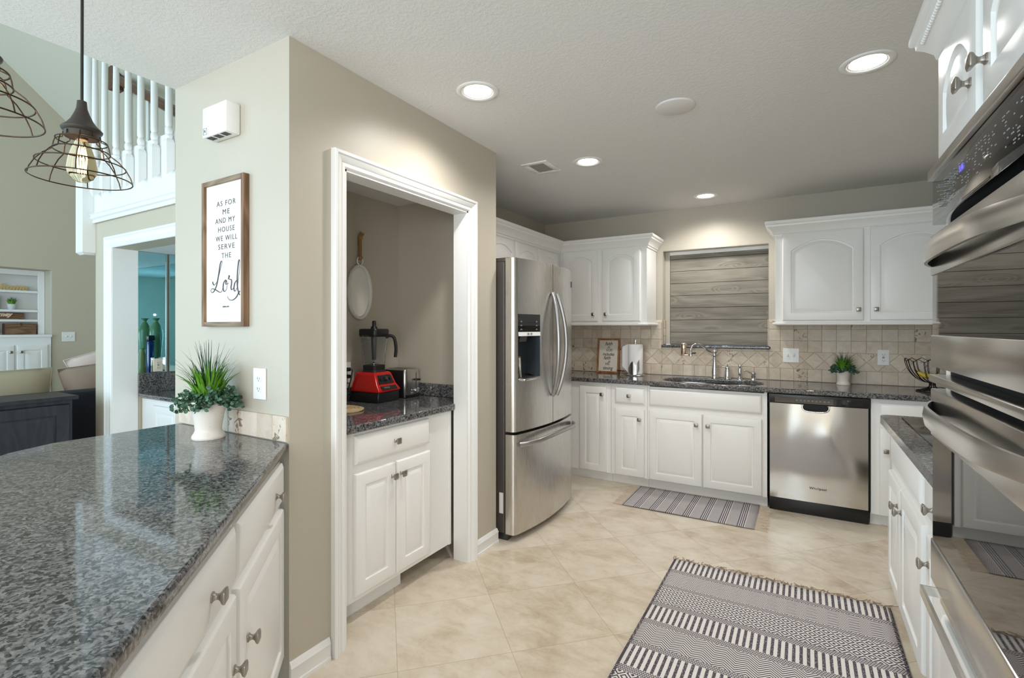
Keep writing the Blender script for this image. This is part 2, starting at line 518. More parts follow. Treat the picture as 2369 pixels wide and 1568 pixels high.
q.set('Base Color', q.ramp(q.noise(q.coord('pos'), 60, 2), [(0.3, lin(36, 70, 50)), (0.7, lin(96, 134, 108))]))
EUCALYPT = q.m
SOIL = Mat('dark moss', lin(30, 34, 22), 0.9).m
VASE = Mat('celadon glaze', lin(104, 128, 84), 0.2).m
BLUEGLASS = Mat('deep blue bottle', lin(28, 42, 96), 0.12).m
GOLDGLASS = Mat('amber mosaic glass', lin(150, 138, 78), 0.15).m
ROPE = Mat('jute rope', lin(162, 122, 78), 0.9).m
MAT_FIBRE = Mat('natural straw', lin(208, 182, 140), 0.9).m
TOWEL = painted('paper towel', lin(240, 238, 238), 0.9, 0.4, 260, 0.001)
BANANA = Mat('ripe banana', lin(196, 172, 52), 0.5).m
LEAFBROWN = Mat('dried copper leaf', lin(122, 66, 40), 0.5, 0.4).m
CUSHION_OLIVE = painted('khaki cushion cloth', lin(176, 166, 142), 0.9, 0.3, 300)
CUSHION_BROWN = painted('taupe cushion cloth', lin(160, 142, 126), 0.9, 0.3, 300)
CUSHION_PINK = painted('blush throw cloth', lin(222, 204, 196), 0.9, 0.3, 200)
SOFACLOTH = painted('navy black sofa cloth', lin(40, 42, 52), 0.9, 0.3, 300)
COOKTOP = Mat('black ceramic cooktop', (0.012, 0.011, 0.01), 0.10, spec=0.5).m
GLASS = Mat('clear polymer', (0.80, 0.82, 0.83), 0.03, Transmission_Weight=0.97, IOR=1.25).m
BULBGLASS = Mat('warm clear bulb', (1.0, 0.86, 0.62), 0.0, Transmission_Weight=1.0, IOR=1.03).m
FILAMENT = Mat('glowing filament', (1, 0.8, 0.5), 0.5, Emission_Color=(1.0, 0.62, 0.26, 1), Emission_Strength=9.0).m
LENS = Mat('lit diffuser', (1, 1, 1), 0.5, Emission_Color=(1.0, 0.965, 0.92, 1), Emission_Strength=9.0).m
SKYGLASS = Mat('window daylight', (0.8, 0.9, 1), 0.5).m
ELEPHANT = Mat('dark carved wood', lin(52, 40, 34), 0.5).m

# flat-woven runner with bands of ticks, zigzags and diamonds
def rug_big():
    q = Mat('woven cream and charcoal bands', rough=0.95, spec=0.1)
    x, y, z = q.sep(q.coord('Object'))
    d = 0.0 - y          # distance from the far end
    E = [(0, .129, 'S'), (.129, .161, 'd'), (.161, .311, 'C'), (.311, .343, 'd'), (.343, .499, 'D'), (.499, .538, 'd'), (.538, .664, 'S'), (.664, .702, 'd'), (.702, .854, 'C'), (.854, .886, 'd'), (.886, 1.025, 'S'), (1.025, 1.064, 'd'), (1.064, 1.214, 'D'), (1.214, 1.25, 'd'), (1.25, 1.40, 'C'), (1.40, 1.44, 'd'), (1.44, 1.70, 'S')]
    sp = q.noise(q.comb(x * 220, y * 150, 0.0), 1.0, 2, 0.5)
    tick = ((x / 0.0262).fract().lt(0.46)) * (1.0 - sp.gt(0.60) * 0.55)
    tri = ((x / 0.082).fract() - 0.5).abs() * 2
    dd = X.op('MULTIPLY', d, 1.0)
    chev = ((dd - tri * 0.038) / 0.0142).fract().lt(0.46)
    da = ((x / 0.052).fract() - 0.5).abs(); db = ((dd / 0.052 - 0.05).fract() - 0.5).abs()
    dia = ((da + db) * 3.0).fract().lt(0.48)
    dots = ((dd / 0.0088).fract().lt(0.42)).mx(((dd / 0.0088).fract().gt(0.55)) * ((x / 0.0095 + (dd / 0.0088).floor() * 0.5).fract().lt(0.42)))
    P = {'S': tick, 'C': chev, 'D': dia, 'd': dots}
    tot = None
    for a, b, k in E:
        t = (dd.gt(a) * dd.lt(b)) * P[k]
        tot = t if tot is None else tot + t
    selv = (x.lt(0.012)).mx(x.gt(0.988)) * ((dd / 0.011).fract().lt(0.7))
    tot = tot.mx(selv)
    fz = q.noise(q.coord('Object'), 420, 3, 0.6)
    dark = q.mix(fz, lin(58, 54, 64), lin(112, 106, 114)); light = q.mix(fz, lin(214, 209, 205), lin(244, 240, 236))
    q.set('Base Color', q.mix(tot, light, dark))
    q.bump(fz * 0.6 - tot * 0.3 + ((dd / 0.0044).fract() - 0.5).abs() * 0.6, 0.5, 0.003)
    return q.m
def rug_small():
    q = Mat('woven grey stripe and herringbone', rough=0.95, spec=0.1)
    x, y, z = q.sep(q.coord('Object'))
    g = (x / 0.118 + 0.25)
    gi = g.fract()
    grp = gi.lt(0.42)
    stripe = (gi / 0.105).fract().lt(0.55)
    tri = ((y / 0.03).fract() - 0.5).abs() * 2
    her = ((x + tri * 0.008) / 0.0085).fract().lt(0.5)
    her2 = ((y + q.noise(q.comb(x * 400, y * 60, 0.0), 1.0) * 0.01) / 0.009).fract().lt(0.5)
    alt = (g * 0.5).fract().gt(0.5)
    hb = her * alt + her2 * (1.0 - alt)
    tot = grp * stripe + (1.0 - grp) * hb * 0.85
    fz = q.noise(q.coord('Object'), 420, 3, 0.6)
    dark = q.mix(fz, lin(66, 62, 74), lin(110, 104, 114)); light = q.mix(fz, lin(198, 193, 191), lin(232, 228, 225))
    q.set('Base Color', q.mix(tot, light, dark))
    q.bump(fz * 0.6 - tot * 0.3, 0.5, 0.003)
    return q.m
RUG_BIG = rug_big(); RUG_SMALL = rug_small()
FRINGE_DARK = Mat('brown cotton wisps', lin(150, 128, 108), 0.95).m
FRINGE = Mat('cream cotton fringe', lin(206, 190, 170), 0.95).m
# ------------------------------------------------------------------ the setting
ZC = 2.44
XW, YS, XR = -2.38, 4.74, 1.0
XP, YP0, YP1 = -1.664, 1.178, 2.627
def S(name, mat, *boxes, **k):
    mb = MB()
    for b in boxes: mb.box(*b)
    return struct(name, mb, mat, **k)
S('floor', FLOOR, (-9.5, 1.3, -4.2, 6.0, -0.1, 0.0))
CANS = [(-1.305, 1.901), (-1.229, 3.072), (-.706, 4.364), (.225, 2.51)]
struct('ceiling', slab_with_holes([(-2.49, -3.2), (1.3, -3.2), (1.3, 4.95), (-2.49, 4.95)], [[(cx_ + .0690 * math.cos(-2 * PI * k / 40), cy_ + .0690 * math.sin(-2 * PI * k / 40)) for k in range(40)] for cx_, cy_ in CANS], ZC, ZC + .12), CEIL)

# sink wall, with the recess that was a window
WX0, WX1, WZ0, WZ1 = -1.150, -0.257, 1.187, 2.066
S('wall_back', WALL, (XW - 0.11, WX0, YS, YS + 0.14, 0, ZC), (WX1, XR + 0.11, YS, YS + 0.14, 0, ZC), (WX0, WX1, YS, YS + 0.14, 0, WZ0 - 0.025), (WX0, WX1, YS, YS + 0.14, WZ1, ZC))
S('wall_recess', WALL, (WX0 - .001, WX0 + .006, YS + .0, YS + .12, 1.187, WZ1), (WX1 - .003, WX1 + .001, YS + .0, YS + .12, 1.187, WZ1), (WX0 + .006, WX1 - .003, YS + .0, YS + .12, WZ1 - .004, WZ1 + .001))
S('wall_right', WALL, (XR, XR + 0.11, -1.0, YS, 0, ZC), (XR, XR + 0.11, -3.1, -2.8, 0, ZC), (XR, XR + 0.11, -2.8, -1.0, 0, 0.45), (XR, XR + 0.11, -2.8, -1.0, 2.25, ZC))
S('wall_left', WALL, (XW - 0.11, XW, YP0 + 0.11, YS, 0, ZC))
S('wall_sign', WALL, (-2.49, XP, YP0, YP0 + 0.11, 0, ZC))
OY0, OY1, OZ = 1.435, 2.322, 2.012
S('wall_pantry', WALL, (XP - 0.09, XP, YP0 + 0.11, OY0, 0, ZC), (XP - 0.09, XP, OY1, YP1, 0, ZC), (XP - 0.09, XP, OY0, OY1, OZ, ZC))
S('wall_partition', WALL, (XW, XP - 0.09, 2.512, YP1, 0, ZC))
S('ceiling_pantry', CEIL, (XW, XP - 0.09, YP0 + 0.11, 2.512, 2.172, 2.21))
# behind the camera: nook wall with a wide window, and the tall living room end wall
S('wall_front', WALL, (-2.60, -2.45, -3.1, -3.0, 0, ZC), (0.1, XR + .11, -3.1, -3.0, 0, ZC), (-2.45, 0.1, -3.1, -3.0, 0, 0.5), (-2.45, 0.1, -3.1, -3.0, 2.2, ZC))
S('wall_living_front', LIVING_WALL, (-9.4, -8.6, -4.0, -3.9, 0, 5.2), (-3.8, -2.6, -4.0, -3.9, 0, 5.2), (-8.6, -3.8, -4.0, -3.9, 0, 0.35), (-8.6, -3.8, -4.0, -3.9, 4.1, 5.2))
def window(name, x0, x1, y, z0, z1, nx, nz, axis='y'):
    mb = MB()
    def bar(a0, a1, c0, c1):
        if axis == 'y': mb.box(a0, a1, y - .03, y + .03, c0, c1)
        else: mb.box(y - .03, y + .03, a0, a1, c0, c1)
    for i in range(nx + 1):
        a = x0 + (x1 - x0) * i / nx; bar(a - .025, a + .025, z0, z1)
    for i in range(nz + 1):
        c = z0 + (z1 - z0) * i / nz; bar(x0, x1, c - .025, c + .025)
    return struct(name, mb, TRIM)
window('window_1', -2.45, 0.1, -3.05, 0.5, 2.2, 3, 2)
window('window_2', -8.6, -3.8, -3.95, 0.35, 4.1, 4, 3)
window('window_3', -2.8, -1.0, XR + .055, 0.45, 2.25, 2, 2, 'x')
# living room: far wall with a built-in niche, vaulted ceiling falling away, side wall
LX = -8.0
NY0, NY1, NZ0, NZ1 = 0.85, 2.39, 1.262, 2.055
S('wall_living', LIVING_WALL, (LX - 0.5, LX, -4.0, NY0, 0, 4.9), (LX - 0.5, LX, NY1, 5.0, 0, 4.9), (LX - 0.5, LX, NY0, NY1, NZ1, 4.9), (LX - .5, LX - .38, NY0, NY1, 0, NZ1))
mb = MB()
zr = lambda y: 4.48 - 0.906 * (y - 1.932)
mb.prism([(-4.0, 5.15), (1.19, 5.15), (3.6, zr(3.6)), (3.6, zr(3.6) + .12), (1.15, 5.27), (-4.0, 5.27)], 'x', -8.6, -2.49)
struct('ceiling_vault', mb, VAULT)
S('wall_header', VAULT, (-2.49, -2.40, -3.2, 4.9, ZC + .12, 5.2))
S('wall_living_back', VAULT, (-8.5, -2.49, 3.6, 3.7, 0, 3.0))

# ------------------------------------------------------------------ trim
CAS = [(0, 0), (0, .008), (.006, .014), (.018, .014), (.022, .011), (.026, .016), (.046, .024), (.049, .020), (.052, .028), (.063, .028), (.066, .024), (.066, 0)]
mb = MB()
p = [(XP, OY1, 0), (XP, OY1, OZ), (XP, OY0, OZ), (XP, OY0, 0)]
mb.sweep(CAS, p, (1, 0, 0), flip=1)
struct('trim_1', mb, TRIM, smooth=30)
mb = MB()   # jamb liner of the pantry opening
t = .012
mb.box(XP - .092, XP + .004, OY0 - .002, OY0 + t - .002, 0, OZ); mb.box(XP - .092, XP + .004, OY1 - t + .002, OY1 + .002, 0, OZ); mb.box(XP - .092, XP + .004, OY0, OY1, OZ - t + .002, OZ + .002)
struct('trim_2', mb, TRIM)
BASE = [(0, 0), (.014, 0), (.014, .012), (.011, .016), (.011, .062), (.013, .066), (.010, .072), (.008, .082), (.004, .090), (0, .090)]
def baseboard(name, *runs):
    mb = MB()
    for r in runs: mb.sweep(BASE, r, (0, 0, 1))
    return struct(name, mb, TRIM, smooth=30)
baseboard('baseboard_pantry', [(XP, OY0 - .075, 0), (XP, YP0 + .0, 0)][::-1] and [(XP, YP0, 0), (XP, OY0 - .076, 0)], [(XP, OY1 + .076, 0), (XP, YP1, 0), (XP - .05, YP1, 0)])
baseboard('baseboard_living', [(LX, 2.45, 0), (LX, 3.6, 0)])

# ------------------------------------------------------------------ stair gallery over the wet bar
BY, BXL, BXR = 1.85, -5.23, -2.49
AX0, AZ = -4.915, 2.003     # alcove side and head
S('wall_bar', LIVING_WALL, (BXL, AX0, BY, BY + .17, 0, 2.30), (AX0, BXR, BY, BY + .17, AZ, 2.30), (BXL, AX0, BY + .17, 2.75, 0, 2.30), (AX0, BXR, 2.65, 2.75, 0, 2.30))
S('ceiling_bar', CEIL, (AX0, BXR, BY + .17, 2.65, AZ, 2.05))
mb = MB()
mb.sweep([(0, 0), (.012, 0), (.02, .01), (.024, .03), (.05, .05), (.055, .075), (.06, .09), (.075, .095), (.09, .095), (.09, 0)][::1], [(BXR, BY, 0)], (0, -1, 0)) if False else None
CAS2 = [(a * 1.4, b * 1.0) for a, b in CAS]
mb.sweep(CAS2, [(AX0, BY, 0), (AX0, BY, AZ), (BXR - .002, BY, AZ)], (0, -1, 0), flip=-1)
struct('trim_3', mb, TRIM, smooth=30)
mb = MB()   # alcove jamb liner
mb.box(AX0 - .002, AX0 + .006, BY - .002, 2.03, 0, AZ)
struct('trim_4', mb, TRIM)
mb = MB()   # gallery fascia with a nosing under it
mb.box(BXL, BXR, BY - .012, BY + .17, 2.29, 2.76)
mb.sweep([(0, 0), (.012, .0), (.018, .014), (.010, .022), (.030, .034), (.034, .046), (.022, .052), (.040, .068), (.0, .068)], [(BXL, BY - .010, 2.235), (BXR, BY - .010, 2.235)], (0, 0, 1))
struct('trim_5', mb, TRIM, smooth=30)
S('slab_gallery', TRIM, (BXL, BXR, BY + .17, 3.6, 2.62, 2.76))
# ------------------------------------------------------------------ cabinet joinery
def outline(w, h, i, arch=0.0, K=14):
    pts = [(i, i), (w - i, i)]
    x0, x1 = i, w - i
    for k in range(K + 1):
        t = k / K
        x = x1 + (x0 - x1) * t
        s = 1 - (2 * t - 1) ** 2
        pts.append((x, h - i - arch + arch * s))
    return pts
def door_mb(w, h, arch=0.0, fw=0.058, t=0.02, panel=True):
    """front at y=-t, back at y=0, lower corner at the origin"""
    L = lambda i, y, a=0.0: [(x, y, z) for x, z in outline(w, h, i, a)]
    loops = [L(0, 0), L(0, -t + .010), L(.0015, -t + .006), L(.005, -t + .002), L(.011, -t)]
    if panel:
        A = arch
        loops += [L(fw, -t, A), L(fw + .003, -t + .007, A), L(fw + .010, -t + .008, A), L(fw + .013, -t + .006, A), L(fw + .034, -t + .0005, A * .92), L(fw + .036, -t, A * .92)]
    return MB().loft(loops, True, True)
def slab_mb(w, h, t=0.02):
    L = lambda i, y: [(x, y, z) for x, z in ((i, i), (w - i, i), (w - i, h - i), (i, h - i))]
    return MB().loft([L(0, 0), L(0, -t + .010), L(.002, -t + .007), L(.012, -t + .0015), L(.016, -t)], True, True)
def knob_mb():
    def sq(hx, y, r=.35, n=3):
        pts = []
        for cx_, cz_, a0 in ((1, 1, 0), (-1, 1, 90), (-1, -1, 180), (1, -1, 270)):
            for k in range(n + 1):
                a = math.radians(a0 + 90 * k / n)
                pts.append((hx * ((1 - r) * cx_ + r * math.cos(a)), y, hx * ((1 - r) * cz_ + r * math.sin(a))))
        return pts
    return MB().loft([sq(.0095, 0), sq(.0095, -.003), sq(.007, -.005), sq(.0052, -.009), sq(.0052, -.013), sq(.0075, -.017), sq(.0135, -.022), sq(.0152, -.026), sq(.0148, -.028), sq(.010, -.0305), sq(.004, -.0312)], True, True)
KNOB = mesh_of(knob_mb(), 'knob', NICKEL, 40)
def knob(parent, x, z, t=.02):
    o = link('knob', KNOB, parent); o.location = (x, -t, z)
    o['label'] = 'square brushed nickel knob'
    return o
def front(kind, parent, x0, x1, z0, z1, kn=None, arch=0.0, fw=.058, panel=None):
    """a door or drawer front hung on the face (y = 0) of its cabinet; kn = knob position"""
    w, h = x1 - x0, z1 - z0
    if kind == 'door': mb = door_mb(w, h, arch, min(fw, w * .23))
    else: mb = slab_mb(w, h)
    o = obj(kind, mb, WHITE, parent, smooth=28)
    o.location = (x0, 0, z0)
    if kn: knob(o, kn[0] - x0, kn[1] - z0)
    return o
def carcass(parent, x0, x1, z0, z1, depth, toe=None, toe_in=.045, open_bottom=False):
    mb = MB().box(x0, x1, 0, depth, z0, z1)
    o = obj('carcass', mb, WHITE, parent, smooth=0, bevel=.0012)
    if toe is not None:
        obj('toe_kick', MB().box(x0, x1, toe_in, toe_in + .018, 0, z0), WHITE, parent, smooth=0)
    return o
CROWN = [(0, 0), (.008, 0), (.010, .012), (.018, .018), (.022, .034), (.040, .056), (.056, .070), (.058, .082), (.066, .086), (.070, .092), (.070, .108), (.066, .112), (0, .112)]
def crown(parent, pts, prof=CROWN, name='crown_moulding'):
    return obj(name, MB().sweep(prof, pts, (0, 0, 1)), WHITE, parent, smooth=30)
LIGHTRAIL = [(0, 0), (.012, 0), (.018, .006), (.018, .014), (.012, .02), (0, .02)]

# ---- sink run, faces south (y local = world y)
FY = 4.15
c0 = thing('base_cabinet', 'narrow white base cabinet with one tall door beside the refrigerator', 'cabinet', (-1.77, FY, 0), 0, 'white base cabinets under the sink counter')
carcass(c0, -.60, .325, .08, .865, .585, 1)
front('door', c0, .035, .286, .085, .83, (.253, .765))
c1 = thing('base_cabinet', 'white base cabinet with one drawer above one door, between tall door and sink cabinet', 'cabinet', (-1.443, FY, 0), 0, 'white base cabinets under the sink counter')
carcass(c1, 0, .312, .08, .865, .585, 1)
front('drawer', c1, .037, .293, .70, .835, (.165, .768))
front('door', c1, .037, .293, .085, .655, (.255, .575))
c2 = thing('sink_cabinet', 'wide white sink base cabinet with false drawer front over paired doors', 'cabinet', (-1.129, FY, 0), 0, 'white base cabinets under the sink counter')
mbx = MB().box(0, .02, 0, .585, .08, .865).box(.872, .892, 0, .585, .08, .865).box(.02, .872, 0, .014, .08, .855).box(.02, .872, .02, .585, .08, .10)
obj('carcass', mbx, WHITE, c2, smooth=0)
obj('toe_kick', MB().box(0, .892, .045, .063, 0, .08), WHITE, c2, smooth=0)
front('drawer', c2, .017, .857, .70, .838)
front('door', c2, .017, .435, .085, .66, (.395, .575))
front('door', c2, .441, .859, .085, .66, (.481, .575))
c3 = thing('base_cabinet', 'white base cabinet with drawer and door to the oven side of the dishwasher', 'cabinet', (.392, FY, 0), 0, 'white base cabinets under the sink counter')
carcass(c3, 0, .60, .08, .865, .585, 1)
front('drawer', c3, .045, .56, .705, .838, (.30, .77))
front('door', c3, .045, .30, .08, .675, (.08, .52))
front('door', c3, .305, .56, .08, .675, (.52, .52))
# ---- uppers on the sink wall
UY = 4.41
u1 = thing('wall_cabinet', 'white upper cabinet pair with arched panels between refrigerator corner and wooden shutter', 'cabinet', (-2.05, UY, 0), 0, 'white upper cabinets on the sink wall')
carcass(u1, -.32, .845, 1.385, 2.10, .325)
front('door', u1, .03, .39, 1.405, 2.072, (.352, 1.47), .048)
front('door', u1, .432, .79, 1.405, 2.072, (.474, 1.47), .048)
crown(u1, [(.0, 0, 2.062), (.845, 0, 2.062), (.845, .325, 2.062)])
obj('light_rail', MB().sweep(LIGHTRAIL, [(.0, 0, 1.366), (.845, 0, 1.366), (.845, .325, 1.366)], (0, 0, 1)), WHITE, u1, smooth=30)
u2 = thing('wall_cabinet', 'white upper cabinet pair with wide arched panels over the dishwasher', 'cabinet', (-.195, UY, 0), 0, 'white upper cabinets on the sink wall')
carcass(u2, 0, 1.19, 1.385, 2.10, .325)
front('door', u2, .05, .568, 1.40, 2.072, (.535, 1.478), .075)
front('door', u2, .606, 1.125, 1.40, 2.072, (.64, 1.478), .075)
crown(u2, [(0, .325, 2.062), (0, 0, 2.062), (1.19, 0, 2.062)])
obj('light_rail', MB().sweep(LIGHTRAIL, [(0, .325, 1.366), (0, 0, 1.366), (1.19, 0, 1.366)], (0, 0, 1)), WHITE, u2, smooth=30)
# ---- over the refrigerator, faces east: local x runs +Y
f1 = thing('wall_cabinet', 'short white cabinet over the refrigerator nearest the pantry', 'cabinet', (-2.05, 2.64, 0), PI / 2, 'short white cabinets above the refrigerator')
carcass(f1, 0, .875, 1.80, 2.10, .325)
front('door', f1, .02, .435, 1.83, 2.05, None, .05, .05)
front('door', f1, .445, .86, 1.83, 2.05, None, .05, .05)
crown(f1, [(0, 0, 2.062), (.875, 0, 2.062)])
f2 = thing('wall_cabinet', 'short white cabinet over the refrigerator nearest the sink wall', 'cabinet', (-2.05, 3.517, 0), PI / 2, 'short white cabinets above the refrigerator')
carcass(f2, 0, .888, 1.80, 2.10, .325)
front('door', f2, .005, .40, 1.83, 2.05, None, .05, .05)
front('door', f2, .415, .80, 1.83, 2.05, None, .05, .05)
crown(f2, [(0, 0, 2.062), (.888, 0, 2.062)])
# ---- pantry cabinet, faces east
pc = thing('pantry_cabinet', 'white pantry cabinet with a drawer over two doors inside the cased opening', 'cabinet', (-1.775, OY0 + .015, 0), PI / 2)
mbx = MB().box(0, .857, 0, .598, .09, .865).box(.835, .857, -.006, 0, .09, .865)
obj('carcass', mbx, WHITE, pc, smooth=0, bevel=.0012)
obj('toe_kick', MB().box(0, .50, .055, .07, .0, .09), WHITE, pc, smooth=0)
P0 = OY0 + .015
front('drawer', pc, 1.582 - P0, 2.104 - P0, .716, .85, (1.836 - P0, .783))
front('door', pc, 1.582 - P0, 1.843 - P0, .115, .676, (1.815 - P0, .612))
front('door', pc, 1.849 - P0, 2.108 - P0, .115, .676, (1.876 - P0, .612))
# ---- cooktop counter, faces west: local x runs -Y
i1 = thing('base_cabinet', 'white cooktop base cabinet with long false drawer over two doors', 'cabinet', (.357, 2.915, 0), -PI / 2, 'white base cabinets under the cooktop counter')
carcass(i1, 0, .80, .165, .885, .60, 1, .075)
front('drawer', i1, .105, .765, .735, .868)
front('door', i1, .025, .355, .18, .685, (.315, .60))
front('door', i1, .365, .785, .18, .685, (.405, .60))
i2 = thing('base_cabinet', 'white base cabinet with drawer and door between cooktop and wall ovens', 'cabinet', (.357, 2.115, 0), -PI / 2, 'white base cabinets under the cooktop counter')
carcass(i2, 0, .368, .165, .885, .60, 1, .075)
front('drawer', i2, .035, .35, .735, .868, (.19, .795))
front('door', i2, .065, .35, .18, .685, (.11, .60))
# ---- oven tower
ot = thing('oven_cabinet', 'tall white cabinet holding the double wall oven', 'cabinet', (.33, 1.745, 0), -PI / 2)
TW = .83
mbx = MB().box(0, .042, 0, .66, .10, 2.10).box(TW - .042, TW, 0, .66, .10, 2.10).box(.042, TW - .042, 0, .66, 1.765, 2.10).box(.042, TW - .042, 0, .66, .10, .60).box(.042, TW - .042, .62, .66, .60, 1.765)
obj('carcass', mbx, WHITE, ot, smooth=0)
obj('toe_kick', MB().box(0, TW, .06, .078, 0, .10), WHITE, ot, smooth=0)
front('door', ot, .012, .352, 1.79, 2.072, (.318, 1.875), .06)
front('door', ot, .395, .735, 1.79, 2.072, (.43, 1.875), .06)
front('drawer', ot, .03, .80, .36, .585)
front('drawer', ot, .03, .80, .12, .345)
crown(ot, [(-.0, .40, 2.062), (0, 0, 2.062), (TW, 0, 2.062)])
bd = MB()
for k in range(65):
    bd.sphere((.004 + k * .0126, -.050, 2.126), (.0062, .006, .0062), 8, 6)
obj('rope_bead', bd, WHITE, ot, smooth=60)
# ---- peninsula, faces the kitchen on the diagonal: local x runs towards the pantry corner
def diag(s, c): return ((c + s * math.sqrt(2)) / 2, (c - s * math.sqrt(2)) / 2, 0)
DZ = math.radians(135)
d1 = thing('base_cabinet', 'white peninsula cabinet with drawer and door against the pantry corner', 'cabinet', diag(-1.405, -.535), DZ, 'white base cabinets under the peninsula')
carcass(d1, 0, .62, .10, .878, .56, 1, .06)
front('drawer', d1, .01, .597, .70, .842, (.445, .765))
front('door', d1, .01, .597, .115, .672, (.085, .50))
d2 = thing('base_cabinet', 'white peninsula cabinet with wide drawer, second from the pantry corner', 'cabinet', diag(-.795, -.535), DZ, 'white base cabinets under the peninsula')
carcass(d2, 0, .608, .10, .878, .56, 1, .06)
front('drawer', d2, .02, .595, .70, .842, (.40, .765))
front('door', d2, .02, .595, .115, .672, (.562, .50))
d3 = thing('base_cabinet', 'white peninsula cabinet nearest the camera, mostly cut off by the picture edge', 'cabinet', diag(-.185, -.535), DZ, 'white base cabinets under the peninsula')
carcass(d3, 0, .608, .10, .878, .56, 1, .06)
front('drawer', d3, .02, .595, .70, .842, (.30, .765))
front('door', d3, .02, .595, .115, .672, (.05, .50))

# ------------------------------------------------------------------ worktops
def worktop(name, mb, label, bevel=.010):
    o = obj(name, mb, GRANITE, smooth=50, bevel=bevel, seg=3)
    tag(o, label, 'worktop')
    return o
SX0, SX1, SY0, SY1 = -1.045, -.275, 4.172, 4.585
worktop('worktop', slab_with_holes([(XW + .001, 4.108), (XR - .002, 4.108), (XR - .002, YS - .001), (XW + .001, YS - .001)], [rrect(SX0, SX1, SY0, SY1, .19, 12)[::-1]], .866, .903), 'dark granite worktop of the sink run under the plank shutter')
worktop('worktop', slab_with_holes(rrect(.318, .985, 1.748, 3.02, .05, 8, (0, 1, 0, 0)), [], .885, .92), 'dark granite worktop around the black cooktop')
worktop('worktop', slab_with_holes([(-1.742, OY0 + .012), (-1.742, OY1 - .012), (-1.758, OY1 - .012), (-1.758, 2.509), (XW + .002, 2.509), (XW + .002, 1.292), (-1.758, 1.292), (-1.758, OY0 + .012)], [], .868, .905), 'small granite worktop with the red blender in the pantry niche', .008)
obj_ = worktop('worktop', slab_with_holes([(-1.668, 1.176), (-2.44, 1.176), (-2.43, .72), (-2.365, .58), (-2.05, .30), (-.66, -1.09), (-.03, -.45)], [], .879, .914), 'large granite peninsula worktop set on the diagonal in front of the pantry corner', .012)
# granite upstands in the pantry niche
us = obj('granite_upstand', MB().box(XW + .002, XW + .022, 1.292, 2.51, .906, .985).box(XW + .022, -1.775, 2.489, 2.509, .906, .985), GRANITE, bevel=.003)
tag(us, 'low granite upstand around the pantry niche worktop', 'upstand')
# ------------------------------------------------------------------ refrigerator (faces east)
fr = thing('refrigerator', 'stainless French door refrigerator with ice dispenser beside the pantry opening', 'refrigerator', (-1.60, 3.118, 0))
FYA, FYB, FM = 2.672, 3.566, 3.118
obj('body', MB().box(-2.33, -1.632, FYA + .003, FYB - .003, .045, 1.765), CHARCOAL, fr, True, smooth=0, bevel=.006)
for ya_ in (FYA + .01, FYB - .09): obj('hinge_cover', MB().box(-1.72, -1.60, ya_, ya_ + .08, 1.765, 1.79), CHARCOAL, fr, True, smooth=0, bevel=.004)
obj('foot', MB().box(-1.69, -1.615, FYA + .012, FYA + .07, .0, .05, .004), GREYMETAL, fr, True)
obj('foot', MB().box(-1.69, -1.615, FYB - .07, FYB - .012, .0, .05, .004), GREYMETAL, fr, True)
bulge = lambda y: .052 * (1 - ((y - FM) / (FYB - FM)) ** 2)
def fridge_door(y0, y1, z0, z1, rl, rr, hole=None):
    """bowed front panel; rl/rr round the outer edges; hole leaves the dispenser niche open"""
    xb = -1.622; xf = -1.558
    prof = [(xb, y0)]
    ys = [y0 + (y1 - y0) * k / 24 for k in range(25)]
    if rl: ys = [y0 + .0, y0 + .0015, y0 + .006, y0 + .013] + [y for y in ys if y > y0 + .018]
    if rr: ys = [y for y in ys if y < y1 - .018] + [y1 - .013, y1 - .006, y1 - .0015, y1]
    if hole: ys = sorted(set([y for y in ys if abs(y - hole[0]) > .008 and abs(y - hole[1]) > .008] + [hole[0], hole[1]]))
    def xat(y):
        x = xf + bulge(y)
        if rl and y - y0 < .018: x -= .020 * (1 - (y - y0) / .018) ** 2
        if rr and y1 - y < .018: x -= .020 * (1 - (y1 - y) / .018) ** 2
        return x
    mb = MB()
    if not hole:
        prof = [(xb, y0)] + [(xat(y), y) for y in ys] + [(xb, y1)]
        mb.prism(prof, 'z', z0, z1)
        return mb
    zs = [z0, hole[2], hole[3], z1]
    n = len(ys)
    for iz in range(3):
        for i in range(n - 1):
            a, b = ys[i], ys[i + 1]
            if iz == 1 and a >= hole[0] - 1e-6 and b <= hole[1] + 1e-6: continue
            mb.add([(xat(a), a, zs[iz]), (xat(b), b, zs[iz]), (xat(b), b, zs[iz + 1]), (xat(a), a, zs[iz + 1])], [(0, 1, 2, 3)])
    for z in (z0, z1):
        pts = [(xb, y0, z)] + [(xat(y), y, z) for y in ys] + [(xb, y1, z)]
        mb.add(pts, [tuple(range(len(pts)))])
    mb.add([(xb, y0, z0), (xat(y0), y0, z0), (xat(y0), y0, z1), (xb, y0, z1)], [(0, 1, 2, 3)])
    mb.add([(xb, y1, z0), (xat(y1), y1, z0), (xat(y1), y1, z1), (xb, y1, z1)], [(0, 1, 2, 3)])
    mb.add([(xb, y0, z0), (xb, y1, z0), (xb, y1, z1), (xb, y0, z1)], [(0, 1, 2, 3)])
    return mb
DH = (2.706, 2.938, 1.012, 1.432)
dl = obj('door', fridge_door(FYA, FM - .003, .690, 1.785, True, False, DH), STEEL_V, fr, True, smooth=40, merge=True)
dr = obj('door', fridge_door(FM + .003, FYB, .690, 1.785, False, True), STEEL_V, fr, True, smooth=40)
fz = obj('freezer_drawer', fridge_door(FYA, FYB, .045, .672, True, True), STEEL_V, fr, True, smooth=40)
xf = lambda y: -1.558 + bulge(y)
